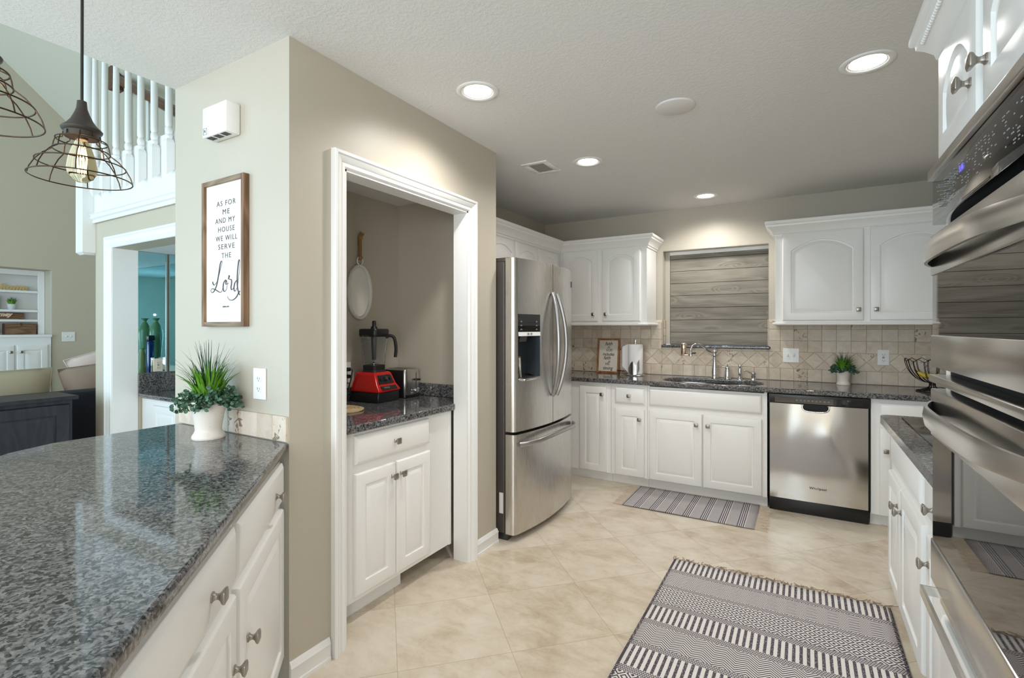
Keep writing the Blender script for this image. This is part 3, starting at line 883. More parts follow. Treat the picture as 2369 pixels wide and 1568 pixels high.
# dispenser in the door
h0, h1, hz0, hz1 = DH
mb = MB()
mb.add([(xf(h0), h0, hz0), (xf(h0) - .075, h0 + .01, hz0 + .03), (xf(h0) - .075, h0 + .01, 1.30), (xf(h0), h0, 1.30)], [(0, 1, 2, 3)])
mb.add([(xf(h1), h1, hz0), (xf(h1) - .09, h1 - .01, hz0 + .03), (xf(h1) - .09, h1 - .01, 1.30), (xf(h1), h1, 1.30)], [(0, 1, 2, 3)])
mb.add([(xf(h0) - .075, h0 + .01, hz0 + .03), (xf(h1) - .09, h1 - .01, hz0 + .03), (xf(h1) - .09, h1 - .01, 1.30), (xf(h0) - .075, h0 + .01, 1.30)], [(0, 1, 2, 3)])
mb.add([(xf(h0), h0, 1.30), (xf(h1), h1, 1.30), (xf(h1) - .09, h1 - .01, 1.30), (xf(h0) - .075, h0 + .01, 1.30)], [(0, 1, 2, 3)])
obj('dispenser_niche', mb, Mat('dark slate plastic', (0.02, 0.027, 0.032), 0.25).m, dl, True, smooth=0)
mb = MB().add([(xf(h0) + .001, h0, 1.318), (xf(h1) + .001, h1, 1.318), (xf(h1) + .001, h1, hz1), (xf(h0) + .001, h0, hz1), (xf(h0) - .02, h0, 1.318), (xf(h1) - .02, h1, 1.318), (xf(h1) - .02, h1, hz1), (xf(h0) - .02, h0, hz1)], [(0, 1, 2, 3), (4, 5, 6, 7), (0, 1, 5, 4), (2, 3, 7, 6)])
obj('control_panel', mb, GLOSS_BLACK, dl, True, smooth=0)
mb = MB().add([(xf(h0) + .004, h0, 1.292), (xf(h1) + .004, h1, 1.292), (xf(h1) + .002, h1, 1.318), (xf(h0) + .002, h0, 1.318), (xf(h0) - .02, h0, 1.292), (xf(h1) - .02, h1, 1.292), (xf(h1) - .02, h1, 1.318), (xf(h0) - .02, h0, 1.318)], [(0, 1, 2, 3), (4, 5, 6, 7), (0, 1, 5, 4), (2, 3, 7, 6)])
obj('lamp_bar', mb, PLASTIC, dl, True, smooth=0)
mb = MB()
for yy in (2.735, 2.895):
    for k, zz in enumerate((1.385, 1.36, 1.335)):
        x = xf(yy) + .0022
        mb.box(x - .001, x, yy - .012, yy + .012, zz - .004, zz - .001); mb.box(x - .001, x, yy - .007, yy + .007, zz + .001, zz + .004)
for yy in (2.80, 2.832):
    x = xf(yy) + .0065
    mb.box(x - .003, x, yy - .010, yy + .010, 1.299, 1.312)
obj('button_lettering', mb, GREYMETAL if False else LIGHTINK, dl, True, smooth=0)
obj('chute', MB().prism([(xf(2.78) - .012, 1.30), (xf(2.78) - .07, 1.30), (xf(2.78) - .055, 1.255), (xf(2.78) - .025, 1.255)], 'y', 2.74, 2.83), GREYMETAL, dl, True, smooth=0)
obj('drip_tray', MB().box(xf(h0) - .07, xf(h1) + .012, h0 + .004, h1 - .004, hz0 - .002, hz0 + .014, .003), SATIN, dl, True)
obj('paddle', MB().tube([(xf(2.72) + .0, 2.716, 1.16), (xf(2.80) - .055, 2.80, 1.03)], (.010), 10), SATIN, dl, True)
def bow_handle(y, z0, z1, out, sgn):
    pts = []
    for k in range(19):
        t = k / 18; s = math.sin(PI * t)
        pts.append((xf(y) + .012 + out * s ** .75, y + sgn * .030 * s, z0 + (z1 - z0) * t))
    return MB().tube(pts, [(.011 + .003 * math.sin(PI * k / 18), .014) for k in range(19)], 12)
obj('handle', bow_handle(FM - .030, .875, 1.585, .062, -1), HANDLE_STEEL, dl, True, smooth=50)
obj('handle', bow_handle(FM + .034, .875, 1.580, .062, 1), HANDLE_STEEL, dr, True, smooth=50)
pts = []
for k in range(25):
    t = k / 24; y = 2.705 + (3.535 - 2.705) * t
    pts.append((xf(y) + .012 + .050 * min(1, 6 * t, 6 * (1 - t)) ** .6, y, .610 + .022 * math.sin(PI * t)))
obj('handle', MB().tube(pts, (.011, .016), 12), HANDLE_STEEL, fz, True, smooth=50)
obj('energy_label', MB().box(-1.668, -1.640, FYA - .0005, FYA + .004, .17, .30), PLASTIC, fr, True, smooth=0)
# brand badge on the upper door
mb = MB().box(xf(3.52) - .001, xf(3.52) + .002, 3.515, 3.535, 1.655, 1.70)
obj('badge', mb, GREYMETAL, dr, True, smooth=0)

# ------------------------------------------------------------------ dishwasher (faces south)
dw = thing('dishwasher', 'stainless dishwasher with black control strip and dented reflective door', 'dishwasher', (.08, 4.15, 0))
DX0, DX1 = -.225, .383
obj('body', MB().box(DX0, DX1, 4.15, 4.70, .10, .862), BLACK, dw, True, smooth=0)
nx, nz = 40, 44
mb = MB(); g = []
for j in range(nz + 1):
    for i in range(nx + 1):
        u, v = i / nx, j / nz
        x = DX0 + .008 + (DX1 - DX0 - .016) * u; z = .105 + (.795 - .105) * v
        d = .010 * math.sin(PI * u) ** 1.3 * (0.35 + .65 * v ** 1.3)
        d += .0035 * math.sin(2.2 * PI * u + 1.2 * v) * math.sin(PI * u) * (.4 + .6 * v) + .0032 * math.exp(-((u - .62) ** 2 / .010 + (v - .70) ** 2 / .02)) - .0020 * math.exp(-((u - .36) ** 2 / .02 + (v - .55) ** 2 / .05))
        g.append((x, 4.120 - d, z))
fs = [(j * (nx + 1) + i, j * (nx + 1) + i + 1, (j + 1) * (nx + 1) + i + 1, (j + 1) * (nx + 1) + i) for j in range(nz) for i in range(nx)]
mb.add(g, fs)
a, b2 = DX0 + .008, DX1 - .008
mb.add([(a, 4.15, .105), (b2, 4.15, .105), (b2, 4.15, .795), (a, 4.15, .795)], [(0, 3, 2, 1)])
mb.add([(a, 4.12, .105), (a, 4.12, .795), (a, 4.15, .795), (a, 4.15, .105)], [(0, 1, 2, 3)])
mb.add([(b2, 4.12, .105), (b2, 4.12, .795), (b2, 4.15, .795), (b2, 4.15, .105)], [(0, 1, 2, 3)])
dd = obj('door', mb, STEEL_X, dw, True, smooth=60)
cp = obj('control_panel', MB().box(DX0, DX1, 4.112, 4.15, .797, .862, .004), BLACK, dw, True)
obj('display', MB().box(DX0 + .04, DX1 - .04, 4.1105, 4.113, .803, .846), GLOSS_BLACK, cp, True, smooth=0)
mb = MB()
for k in range(9):
    x = -.05 + k * .024
    mb.box(x, x + .012, 4.1095, 4.1106, .820, .828)
obj('button_lettering', mb, Mat('dim panel marks', lin(120, 124, 132), 0.5).m, cp, True, smooth=0)
mb = MB()
for k in range(13):
    t = k / 12
    mb_ = None
mb.prism(rrect(-.005, .145, .755, .800, .016, 6), 'y', 4.098, 4.106)
hd = obj('handle_recess', mb, DARK_CAVITY, dd, True, smooth=40)
pts = crom([(-.012, 4.100, .797), (-.006, 4.095, .765), (.02, 4.092, .752), (.07, 4.090, .750), (.12, 4.092, .752), (.146, 4.095, .765), (.152, 4.100, .797)], 5)
obj('handle_lip', MB().tube(pts, .0055, 8), CHROME, dd, True, smooth=60)
mb = text_mb('Whirlpool', .022, .0004, sx=1.15); mb.xf(Matrix.Translation((.085, 4.1105, .205)) @ FACE_SOUTH)
obj('brand_lettering', mb, GREYMETAL, dd, True, smooth=0)
obj('toe_panel', MB().box(DX0 + .002, DX1 - .002, 4.148, 4.165, .004, .10, .003), BLACK, dw, True)

# ------------------------------------------------------------------ double wall oven (faces west, plane x = .296)
ov = thing('double_oven', 'stainless and black glass double wall oven built into the white tower', 'oven', (.30, 1.36, .6))
OA, OB = .962, 1.702
XF = .296
obj('body', MB().box(.3297, .90, .97, 1.694, .612, 1.752), DARK_CAVITY, ov, True, smooth=0)
obj('top_trim', MB().box(.286, .3295, OA - .016, OB + .016, 1.737, 1.762, .002), STEEL_H, ov, True)
cp = obj('control_panel', MB().box(XF, .3295, OA - .010, OB + .010, 1.618, 1.735, .002), GLOSS_BLACK, ov, True)
mb = MB()
R2 = random.Random(4)
for r, z in enumerate((1.706, 1.693, 1.677, 1.664, 1.651)):
    y = 1.66 - .006 * r
    while y > 1.06:
        w = R2.choice((.004, .007, .011))
        if R2.random() < .62: mb.box(XF - .0008, XF, y - w, y, z, z + .0025)
        if R2.random() < .5: mb.box(XF - .0008, XF, y - w * .7, y, z - .0055, z - .0035)
        y -= w + R2.choice((.010, .016, .034))
obj('button_lettering', mb, LIGHTINK, cp, True, smooth=0)
mb = text_mb('5:16', .020, .0004); mb.xf(Matrix.Translation((XF - .0006, 1.43, 1.694)) @ FACE_WEST)
obj('clock_digits', mb, BLUEGLOW, cp, True, smooth=0)
def oven_door(z0, z1, g0, g1, hz, name):
    """steel door with a glass window between g0 and g1 and a bowed steel handle at hz"""
    fx = .290
    mb = MB().box(fx, .3295, OA, OB, g1, z1, .003).box(fx, .3295, OA, OB, z0, g0, .003)
    d = obj('door', mb, STEEL_H, ov, True)
    obj('glass', MB().box(XF - .002, .3292, OA + .002, OB - .002, g0, g1), GLOSS_BLACK, d, True, smooth=0)
    # broad strap handle bowed outwards
    ya, yb = OA + .012, OB - .012
    top, bot = [], []
    n = 28; loops = []
    for k in range(n + 1):
        t = k / n; y = yb + (ya - yb) * t
        e = min(1, 3.6 * t, 3.6 * (1 - t)); s = math.sin(PI / 2 * e)
        out = .030 * s + .014 * math.sin(PI * t)
        hh = .0175 + .004 * s; x = fx - out
        tilt = .006 * s
        loops.append([(x - .0035, y, hz - hh), (x - .0055 - tilt * .3, y, hz), (x - .0035, y, hz + hh), (x + .0035, y, hz + hh), (x + .0035, y, hz - hh)])
    obj('handle', MB().loft(loops, True, True), SATIN, d, True, smooth=50)
    return d
oven_door(1.243, 1.588, 1.326, 1.482, 1.522, 'upper')
obj('middle_trim', MB().box(.286, .3295, OA - .004, OB - .014 + .012, 1.203, 1.222, .002), STEEL_H, ov, True)
oven_door(.680, 1.185, .788, 1.062, 1.135, 'lower')
obj('vent_trim', MB().box(.268, .275, OA - .006, OB + .004, .632, .656).box(.275, .3295, OA - .006, OA, .632, .656).box(.275, .3295, OB - .002, OB + .004, .632, .656).box(.310, .3295, OA, OB, .62, .668), STEEL_H, ov, True, smooth=0)
# ------------------------------------------------------------------ cooktop
ck = thing('cooktop', 'flush black ceramic cooktop in the granite counter behind the wall ovens', 'cooktop', (.62, 2.5, .92))
obj('glass_top', MB().box(.394, .90, 2.10, 2.935, .9202, .9262, .003), COOKTOP, ck, True)
mb = MB()
for x, y, r in ((.53, 2.30, .10), (.76, 2.32, .075), (.53, 2.72, .075), (.76, 2.72, .10)):
    mb.lathe([(r, .9263), (r, .9265), (r - .002, .9265), (r - .002, .9263)], (x, y, 0), 40)
obj('burner_ring', mb, GREYMETAL, ck, True, smooth=0)

# ------------------------------------------------------------------ sink and taps
sk = thing('sink', 'stainless undermount double bowl sink let into the granite worktop', 'sink', (-.66, 4.37, .86))
mb = MB()
def bowl(x0, x1, y0, y1, r, depth):
    z = .866
    L = lambda i, zz: [(x, y, zz) for x, y in rrect(x0 + i, x1 - i, y0 + i, y1 - i, max(.02, r - i), 8)]
    mb.loft([L(-.012, z - .004), L(-.012, z - .0005), L(0, z - .0005), L(.002, z - .01), L(.012, z - depth + .02), L(.035, z - depth)], True, False)
    l = L(.035, z - depth); mb.add(l, [tuple(range(len(l)))])
bowl(-1.03, -.60, SY0 + .01, SY1 - .01, .17, .20)
bowl(-.585, -.29, SY0 + .03, SY1 - .02, .14, .17)
obj('basin', mb, Mat('satin sink steel', (0.62, 0.62, 0.62), 0.28, 1.0).m, sk, True, smooth=50)
fc = thing('faucet', 'chrome bridge style kitchen faucet with goose neck spout', 'faucet', (-.676, 4.64, .903))
z0 = .903
bx, by = -.676, 4.650
obj('body', MB().lathe([(.030, 0), (.031, .006), (.028, .012), (.0255, .016), (.0265, .05), (.022, .10), (.017, .14), (.0135, .18), (.012, .185), (.016, .192), (.0185, .205), (.0135, .213), (.012, .218)], (bx, by, z0), 24), CHROME, fc, True, smooth=50)
obj('finial', MB().lathe([(.016, .215), (.024, .225), (.026, .235), (.021, .246), (.010, .251), (.005, .254), (.007, .259), (.004, .264), (.001, .267)], (bx, by, z0), 24), CHROME, fc, True, smooth=50)
pts = crom([(bx, by - .004, z0 + .228), (bx - .03, by - .025, z0 + .232), (bx - .055, by - .06, z0 + .252), (bx - .085, by - .10, z0 + .285), (bx - .115, by - .13, z0 + .300), (bx - .150, by - .150, z0 + .292), (bx - .168, by - .160, z0 + .262), (bx - .170, by - .160, z0 + .240)], 6)
obj('spout', MB().tube(pts, [.0105 - .003 * k / len(pts) for k in range(len(pts))], 12), CHROME, fc, True, smooth=60)
tx, ty = bx - .170, by - .160
obj('aerator', MB().lathe([(.011, .0), (.014, .002), (.0145, .03), (.012, .034), (.010, .05)], (tx, ty, z0 + .195), 18), CHROME, fc, True, smooth=50)
fl = thing('water_filter', 'rosy chrome tap water filter clipped on the end of the faucet spout', 'filter', (tx - .06, ty, z0 + .22))
fx = tx - .058
obj('canister', MB().lathe([(.006, .012), (.024, .014), (.0275, .022), (.0285, .09), (.026, .108), (.020, .116), (.004, .118)], (fx, ty, z0 + .195), 24), COPPER, fl, True, smooth=50)
obj('base', MB().box(fx - .022, tx - .0155, ty - .018, ty + .018, z0 + .198, z0 + .216, .006), COPPER, fl, True)
obj('lever', MB().tube([(tx + .016, ty - .012, z0 + .222), (tx + .045, ty - .022, z0 + .226)], .005, 10), MATTE_BLACK, fl, True)
hx, hy = -.572, 4.650
hv = thing('tap_lever', 'chrome single lever tap lever next to the faucet', 'tap', (hx, hy, z0))
obj('body', MB().lathe([(.030, 0), (.031, .006), (.027, .012), (.026, .03), (.022, .075), (.020, .085), (.022, .092), (.020, .104), (.010, .110), (.004, .113), (.005, .117), (.001, .120)], (hx, hy, z0), 24), CHROME, hv, True, smooth=50)
obj('lever', MB().tube([(hx - .012, hy - .006, z0 + .100), (hx - .04, hy - .014, z0 + .103), (hx - .075, hy - .022, z0 + .101)], [.006, .004, .005], 10), CHROME, hv, True, smooth=50)
sx_, sy_ = -.474, 4.650
sp = thing('side_sprayer', 'slim chrome side sprayer standing between tap handle and soap pump', 'sprayer', (sx_, sy_, z0))
obj('collar', MB().lathe([(.022, 0), (.022, .005), (.016, .010), (.014, .022), (.012, .028)], (sx_, sy_, z0), 20), CHROME, sp, True, smooth=50)
obj('wand', MB().lathe([(.0115, .026), (.0125, .05), (.012, .085), (.009, .10), (.011, .106), (.0115, .118), (.009, .127), (.003, .130)], (sx_, sy_, z0), 20), CHROME, sp, True, smooth=50)
qx, qy = -.370, 4.650
so = thing('soap_pump', 'small chrome soap pump at the end of the taps', 'soap pump', (qx, qy, z0))
obj('body', MB().lathe([(.021, 0), (.021, .005), (.015, .010), (.014, .022), (.018, .028), (.018, .038), (.012, .042), (.019, .048), (.021, .056), (.017, .066), (.006, .070)], (qx, qy, z0), 20), CHROME, so, True, smooth=50)
obj('nozzle', MB().tube(crom([(qx, qy, z0 + .058), (qx - .03, qy - .01, z0 + .064), (qx - .055, qy - .02, z0 + .078), (qx - .072, qy - .026, z0 + .070)], 4), [.006] * 4 + [.005] * 4 + [.0055] * 5, 10), CHROME, so, True, smooth=60)
# ------------------------------------------------------------------ tiled backsplash with a diamond band
def clip_poly(poly, x0, x1, z0, z1):
    def cut(pts, inside, inter):
        out = []
        for i in range(len(pts)):
            a, b = pts[i - 1], pts[i]
            if inside(b):
                if not inside(a): out.append(inter(a, b))
                out.append(b)
            elif inside(a): out.append(inter(a, b))
        return out
    def lx(c): return lambda a, b: (c, a[1] + (b[1] - a[1]) * (c - a[0]) / (b[0] - a[0]))
    def lz(c): return lambda a, b: (a[0] + (b[0] - a[0]) * (c - a[1]) / (b[1] - a[1]), c)
    for ins, it in ((lambda p: p[0] >= x0, lx(x0)), (lambda p: p[0] <= x1, lx(x1)), (lambda p: p[1] >= z0, lz(z0)), (lambda p: p[1] <= z1, lz(z1))):
        poly = cut(poly, ins, it)
        if len(poly) < 3: return []
    return poly
def inset_poly(poly, d):
    n = len(poly); c = [0, 0]
    A = sum(poly[i - 1][0] * poly[i][1] - poly[i][0] * poly[i - 1][1] for i in range(n))
    sg = 1 if A > 0 else -1; out = []
    for i in range(n):
        p0, p1, p2 = Vector(poly[i - 1]), Vector(poly[i]), Vector(poly[(i + 1) % n])
        d0, d1 = (p1 - p0), (p2 - p1)
        if d0.length < 1e-6 or d1.length < 1e-6: return None
        d0.normalize(); d1.normalize()
        n0 = Vector((-d0.y, d0.x)) * sg; n1 = Vector((-d1.y, d1.x)) * sg
        m = n0 + n1
        if m.length < 1e-6: return None
        m.normalize(); k = max(.35, m.dot(n0))
        out.append(tuple(p1 + m * (d / k)))
    return out
def area(poly): return abs(sum(poly[i - 1][0] * poly[i][1] - poly[i][0] * poly[i - 1][1] for i in range(len(poly)))) / 2
RT = random.Random(11)
def tile(mb, poly, y, th=.008, gap=.0008):
    if len(poly) < 3 or area(poly) < 1.5e-4: return
    a = inset_poly(poly, gap); b = inset_poly(poly, gap + .0018)
    if not a or not b or area(b) >= area(poly): return
    n = len(a); s = len(mb.v)
    mb.loft([[(x, y - .0004, z) for x, z in a], [(x, y - th + .002, z) for x, z in a], [(x, y - th, z) for x, z in b]], True, True)
    t = RT.random()
    for i in range(len(mb.f)):
        if min(mb.f[i]) >= s: mb.t[i] = t
mb = MB(); P = .0985; ZB = .905
regions = [(-2.378, WX0 - .0, ZB, 1.392), (WX0, WX1, ZB, 1.163), (WX1, .998, ZB, 1.392)]
zd0, zd1 = ZB + .1, ZB + .1 + .139
def all_polys():
    x = -2.378 + (.0985 * 0)
    x0 = -.27 - 30 * P
    for i in range(46):
        a = x0 + i * P
        yield [(a, ZB), (a + P, ZB), (a + P, zd0), (a, zd0)]
    D = .139; xd = -.483 - 20 * D; zm = (zd0 + zd1) / 2
    for i in range(36):
        c = xd + i * D
        yield [(c, zm - D / 2), (c + D / 2, zm), (c, zm + D / 2), (c - D / 2, zm)]
        yield [(c, zd0), (c + D, zd0), (c + D / 2, zm)]
        yield [(c, zd1), (c + D / 2, zm), (c + D, zd1)]
    for r in range(3):
        for i in range(46):
            a = x0 + i * P - .022 * (r == 9)
            z = zd1 + r * .094
            yield [(a, z), (a + P, z), (a + P, z + .094), (a, z + .094)]
for poly in all_polys():
    for rg in regions:
        tile(mb, clip_poly(poly, *rg), YS)
# taller tiled strips that frame the recess, and the recess cheeks
for x0, x1 in ((WX0 - .06, WX0), (WX1, WX1 + .058)):
    tile(mb, [(x0, 1.392), (x1, 1.392), (x1, 1.418), (x0, 1.418)], YS)
cheek = MB()
for k in range(3):
    tile(cheek, [(0, 1.192 + k * .076), (.09, 1.192 + k * .076), (.09, 1.266 + k * .076), (0, 1.266 + k * .076)], 0, .006)
for px_, fl_ in ((WX0, 1), (WX1, -1)):
    q2 = MB(); q2.join(cheek)
    q2.xf(Matrix.Translation((px_ + fl_ * .0102 if fl_ > 0 else px_ - .0042, YS + .002, 0)) @ Matrix(((0, -fl_, 0, 0), (1, 0, 0, 0), (0, 0, 1, 0), (0, 0, 0, 1))))
    mb.join(q2)
bs = obj('tile_backsplash', mb, TILE, smooth=0, tint=True)
tag(bs, 'tumbled travertine tile backsplash with diamond band along the sink wall', 'backsplash')
gr = obj('grout', MB().box(-2.378, WX0, YS - .003, YS - .0002, ZB, 1.392).box(WX0, WX1, YS - .003, YS - .0002, ZB, 1.163).box(WX1, .998, YS - .003, YS - .0002, ZB, 1.392), GROUT, bs, smooth=0)
mb = MB(); k = 0; x = -2.44
RT = random.Random(5)
while x < XP - .012:
    x1 = min(x + .098, XP - .006)
    s = len(mb.v)
    tile(mb, [(x, .915), (x1, .915), (x1, 1.012), (x, 1.012)], YP0, .010, .001)
    x = x1
ts = obj('tile_upstand', mb, TILE, smooth=0, tint=True)
tag(ts, 'single row of travertine tiles between the peninsula worktop and the sign wall', 'backsplash')
obj('grout', MB().box(-2.44, XP - .004, YP0 - .004, YP0 - .0002, .915, 1.011), GROUT, ts, smooth=0)

# recess: white liner, granite sill, plank shutter
mb = MB()

S('wall_reveal', WALL, (WX0 + .0065, WX0 + .050, YS + .088, YS + .11, 1.19, WZ1 - .005)); mb.box(WX0 + .05, WX1, YS + .088, YS + .11, WZ1 - .036, WZ1 - .006)
struct('trim_6', mb, TRIM)
tag(obj('window_sill_slab', MB().box(WX0 - .004, WX1 + .012, YS - .030, YS + .10, 1.163, 1.187), GRANITE, bevel=.009, seg=3), 'dark granite sill ledge under the plank shutter', 'sill')
pk = thing('plank_shutter', 'weathered grey pine plank shutter filling the old window recess', 'shutter', (-.70, YS + .10, 1.19))
zz = 1.189
mb = MB()
while zz < WZ1 - .03:
    z1 = min(zz + .1145, WZ1 - .036)
    mb.box(WX0 + .052, WX1 - .005, YS + .096, YS + .112, zz + .0017, z1 - .0017, .0012)
    zz += .1145
obj('planks', mb, SHIP, pk, True, smooth=0)
obj('backing', MB().box(WX0 + .05, WX1 - .006, YS + .113, YS + .118, 1.187, WZ1 - .034), DARK_CAVITY, pk, True, smooth=0)

# ------------------------------------------------------------------ wall plates
def outlet_plate(name, label, m, gfci=False, switch=0, w=.074, h=.118, plates=PLASTIC):
    """faces local -z... built facing +Z in local x,y and turned by m"""
    t = thing(name, label, 'switch' if switch else 'outlet')
    t.matrix_world = m
    def put(n, mb, mat): return obj(n, mb, mat, t, smooth=0)
    put('plate', MB().box(-w / 2, w / 2, -h / 2, h / 2, 0, .006, .0025), plates)
    sl = MB()
    if switch:
        for sx in ((-.023, .023) if switch == 2 else (0,)):
            put('toggle', MB().box(sx - .0045, sx + .0045, -.005, .013, .004, .017, .002), plates)
            sl.box(sx - .007, sx + .007, -.014, .015, .0055, .0064)
            sl.box(sx - .002, sx + .002, .030, .033, .0055, .0064); sl.box(sx - .002, sx + .002, -.033, -.030, .0055, .0064)
        put('slot', sl, BEIGE_PLASTIC)
        return t
    if gfci:
        put('receptacle', MB().box(-.0165, .0165, -.033, .033, .004, .0085, .001), plates)
        for sy in (.021, -.021):
            sl.box(-.008, -.006, sy - .004, sy + .005, .0084, .0089); sl.box(.006, .008, sy - .003, sy + .004, .0084, .0089); sl.box(-.002, .002, sy - .010, sy - .006, .0084, .0089)
        sl.box(-.007, .007, .0015, .0055, .0084, .0092); sl.box(-.007, .007, -.0055, -.0015, .0084, .0092)
        put('slot', sl, SLOT)
        return t
    for sy in (.020, -.020):
        put('receptacle', MB().prism(rrect(-.0165, .0165, sy - .014, sy + .014, .010, 5), 'z', .004, .0085), plates)
        sl.box(-.0075, -.0055, sy - .003, sy + .006, .0083, .0090); sl.box(.0055, .0075, sy - .002, sy + .005, .0083, .0090); sl.box(-.0018, .0018, sy - .009, sy - .0055, .0083, .0090)
    put('slot', sl, SLOT)
    return t
def at(m, x, y, z): return Matrix.Translation((x, y, z)) @ m
outlet_plate('wall_outlet', 'white duplex outlet on the sign wall above the peninsula tiles', at(FACE_SOUTH, -1.841, YP0 - .0005, 1.125), w=.080, h=.122)
outlet_plate('light_switch', 'white double toggle switch plate on the travertine near the taps', at(FACE_SOUTH, -.094, YS - .0085, 1.115), switch=2, w=.118, h=.118)
outlet_plate('wall_outlet', 'white test button outlet between counter plant and wire bowl', at(FACE_SOUTH, .525, YS - .0085, 1.116), gfci=True, w=.074, h=.118)
outlet_plate('light_switch', 'distant white switch plate on the living room wall beside the shelves', at(FACE_EAST, LX + .001, 2.55, 1.232), switch=2, w=.13, h=.12)
po = outlet_plate('wall_outlet', 'white outlet in the pantry niche with two black plugs in it', at(FACE_EAST, XW + .001, 2.06, 1.075), w=.08, h=.125)
pw = thing('power_cord', 'black appliance cords plugged into the pantry outlet behind the blender', 'cord', (XW + .02, 2.06, .92))
obj('plug', MB().box(XW + .009, XW + .040, 2.048, 2.072, 1.085, 1.107, .004), BLACK, pw, True)
obj('plug', MB().box(XW + .009, XW + .040, 2.048, 2.072, 1.043, 1.065, .004), BLACK, pw, True)
obj('cable', MB().tube(crom([(XW + .04, 2.06, 1.096), (XW + .060, 2.062, 1.092), (XW + .060, 2.055, 1.05), (XW + .052, 2.045, .99), (XW + .045, 2.04, .93), (XW + .05, 2.03, .911)], 6), .0035, 8), BLACK, pw, True)
obj('cable', MB().tube(crom([(XW + .04, 2.06, 1.054), (XW + .055, 2.058, 1.04), (XW + .045, 2.048, .99), (XW + .04, 2.048, .94), (XW + .04, 2.050, .911)], 6), .0035, 8), BLACK, pw, True)

# ------------------------------------------------------------------ siren box on the sign wall
al = thing('alarm_box', 'white vented alarm siren box high on the sign wall', 'alarm', (-2.06, YP0, 2.13))
obj('housing', MB().box(-2.148, -1.975, 1.118, YP0 - .0005, 2.128, 2.252, .006), PLASTIC, al, True)
mb = MB()
for g in range(3):
    for k in range(6):
        x = -2.128 + g * .05 + k * .0065
        mb.box(x, x + .003, 1.124, 1.152, 2.1268, 2.1284)
obj('vent_slots', mb, GREYMETAL, al, True, smooth=0)
mb = MB().box(-2.138, -2.114, 1.1174, 1.1182, 2.140, 2.164)
b3 = text_mb('PL', .016, .0003, sx=.8); b3.xf(Matrix.Translation((-2.126, 1.1172, 2.152)) @ FACE_SOUTH)
obj('maker_mark', b3, GREYMETAL, al, True, smooth=0)
mb = MB()
for a, b2, c_, d_ in ((-2.139, -2.113, 2.139, 2.140), (-2.139, -2.113, 2.164, 2.165), (-2.139, -2.138, 2.139, 2.165), (-2.114, -2.113, 2.139, 2.165)):
    mb.box(a, b2, 1.1172, 1.1182, c_, d_)
obj('mark_border', mb, GREYMETAL, al, True, smooth=0)

# ------------------------------------------------------------------ tall framed verse
sg = thing('framed_sign', 'tall brown framed white verse sign on the pale wall', 'sign', (-2.072, YP0, 1.35))
FX0, FX1, FZ0, FZ1 = -2.221, -1.915, 1.35, 1.962
obj('frame_side', MB().box(FX0, FX0 + .019, 1.153, YP0 - .001, FZ0, FZ1), FRAME_WOOD, sg, True, smooth=0, bevel=.0015)
obj('frame_side', MB().box(FX1 - .019, FX1, 1.153, YP0 - .001, FZ0, FZ1), FRAME_WOOD, sg, True, smooth=0, bevel=.0015)
obj('frame_rail', MB().box(FX0 + .019, FX1 - .019, 1.153, YP0 - .001, FZ0, FZ0 + .019), FRAME_WOOD_H, sg, True, smooth=0, bevel=.0015)
obj('frame_rail', MB().box(FX0 + .019, FX1 - .019, 1.153, YP0 - .001, FZ1 - .019, FZ1), FRAME_WOOD_H, sg, True, smooth=0, bevel=.0015)
obj('panel', MB().box(FX0 + .018, FX1 - .018, 1.164, 1.176, FZ0 + .018, FZ1 - .018), PAPER, sg, True, smooth=0)
mb = MB()
for s, x, z, wd_ in (('AS FOR', -2.055, 1.860, .137), ('ME', -2.055, 1.824, .050), ('AND MY', -2.062, 1.789, .142), ('HOUSE', -2.054, 1.752, .118), ('WE WILL', -2.053, 1.715, .155), ('SERVE', -2.053, 1.680, .118), ('THE', -2.053, 1.643, .068)):
    t = text_mb(s, .0305, .0004, space=1.25, sx=.80, bold=0.0)
    w = max(v[0] for v in t.v) - min(v[0] for v in t.v)
    t.xf(Matrix.Diagonal((wd_ / w, 1, 1, 1)))
    t.xf(Matrix.Translation((x, 1.1636, z)) @ FACE_SOUTH); mb.join(t)
t = text_mb('JOSHUA 24:15', .0075, .0004, space=1.1, sx=.9, bold=.0003); t.xf(Matrix.Translation((-2.056, 1.1636, 1.432)) @ FACE_SOUTH); mb.join(t)
obj('verse_lettering', mb, INK, sg, True, smooth=0)
STROKES = [
 ([(-2.151, 1.539), (-2.139, 1.525), (-2.113, 1.543), (-2.09, 1.593), (-2.079, 1.616), (-2.083, 1.622), (-2.093, 1.611), (-2.105, 1.568), (-2.119, 1.525), (-2.139, 1.499), (-2.156, 1.494), (-2.164, 1.502), (-2.153, 1.51), (-2.126, 1.504), (-2.1, 1.494), (-2.083, 1.495), (-2.077, 1.506)]),
 ([(-2.054, 1.543), (-2.068, 1.53), (-2.072, 1.508), (-2.062, 1.495), (-2.047, 1.505), (-2.041, 1.528), (-2.049, 1.541), (-2.051, 1.525), (-2.032, 1.528)]),
 ([(-2.035, 1.543), (-2.032, 1.559), (-2.026, 1.555), (-2.032, 1.546), (-2.013, 1.541), (-2.011, 1.527), (-2.015, 1.509), (-2.007, 1.5), (-1.994, 1.512)]),
 ([(-1.97, 1.539), (-1.988, 1.526), (-1.994, 1.503), (-1.985, 1.494), (-1.97, 1.511), (-1.961, 1.549), (-1.953, 1.595), (-1.954, 1.618), (-1.962, 1.61), (-1.97, 1.561), (-1.97, 1.514), (-1.961, 1.486), (-1.952, 1.477)]),
 ([(-1.951, 1.493), (-1.961, 1.486), (-1.979, 1.468), (-2.004, 1.458), (-2.029, 1.461), (-2.04, 1.474)])]
mb = MB()
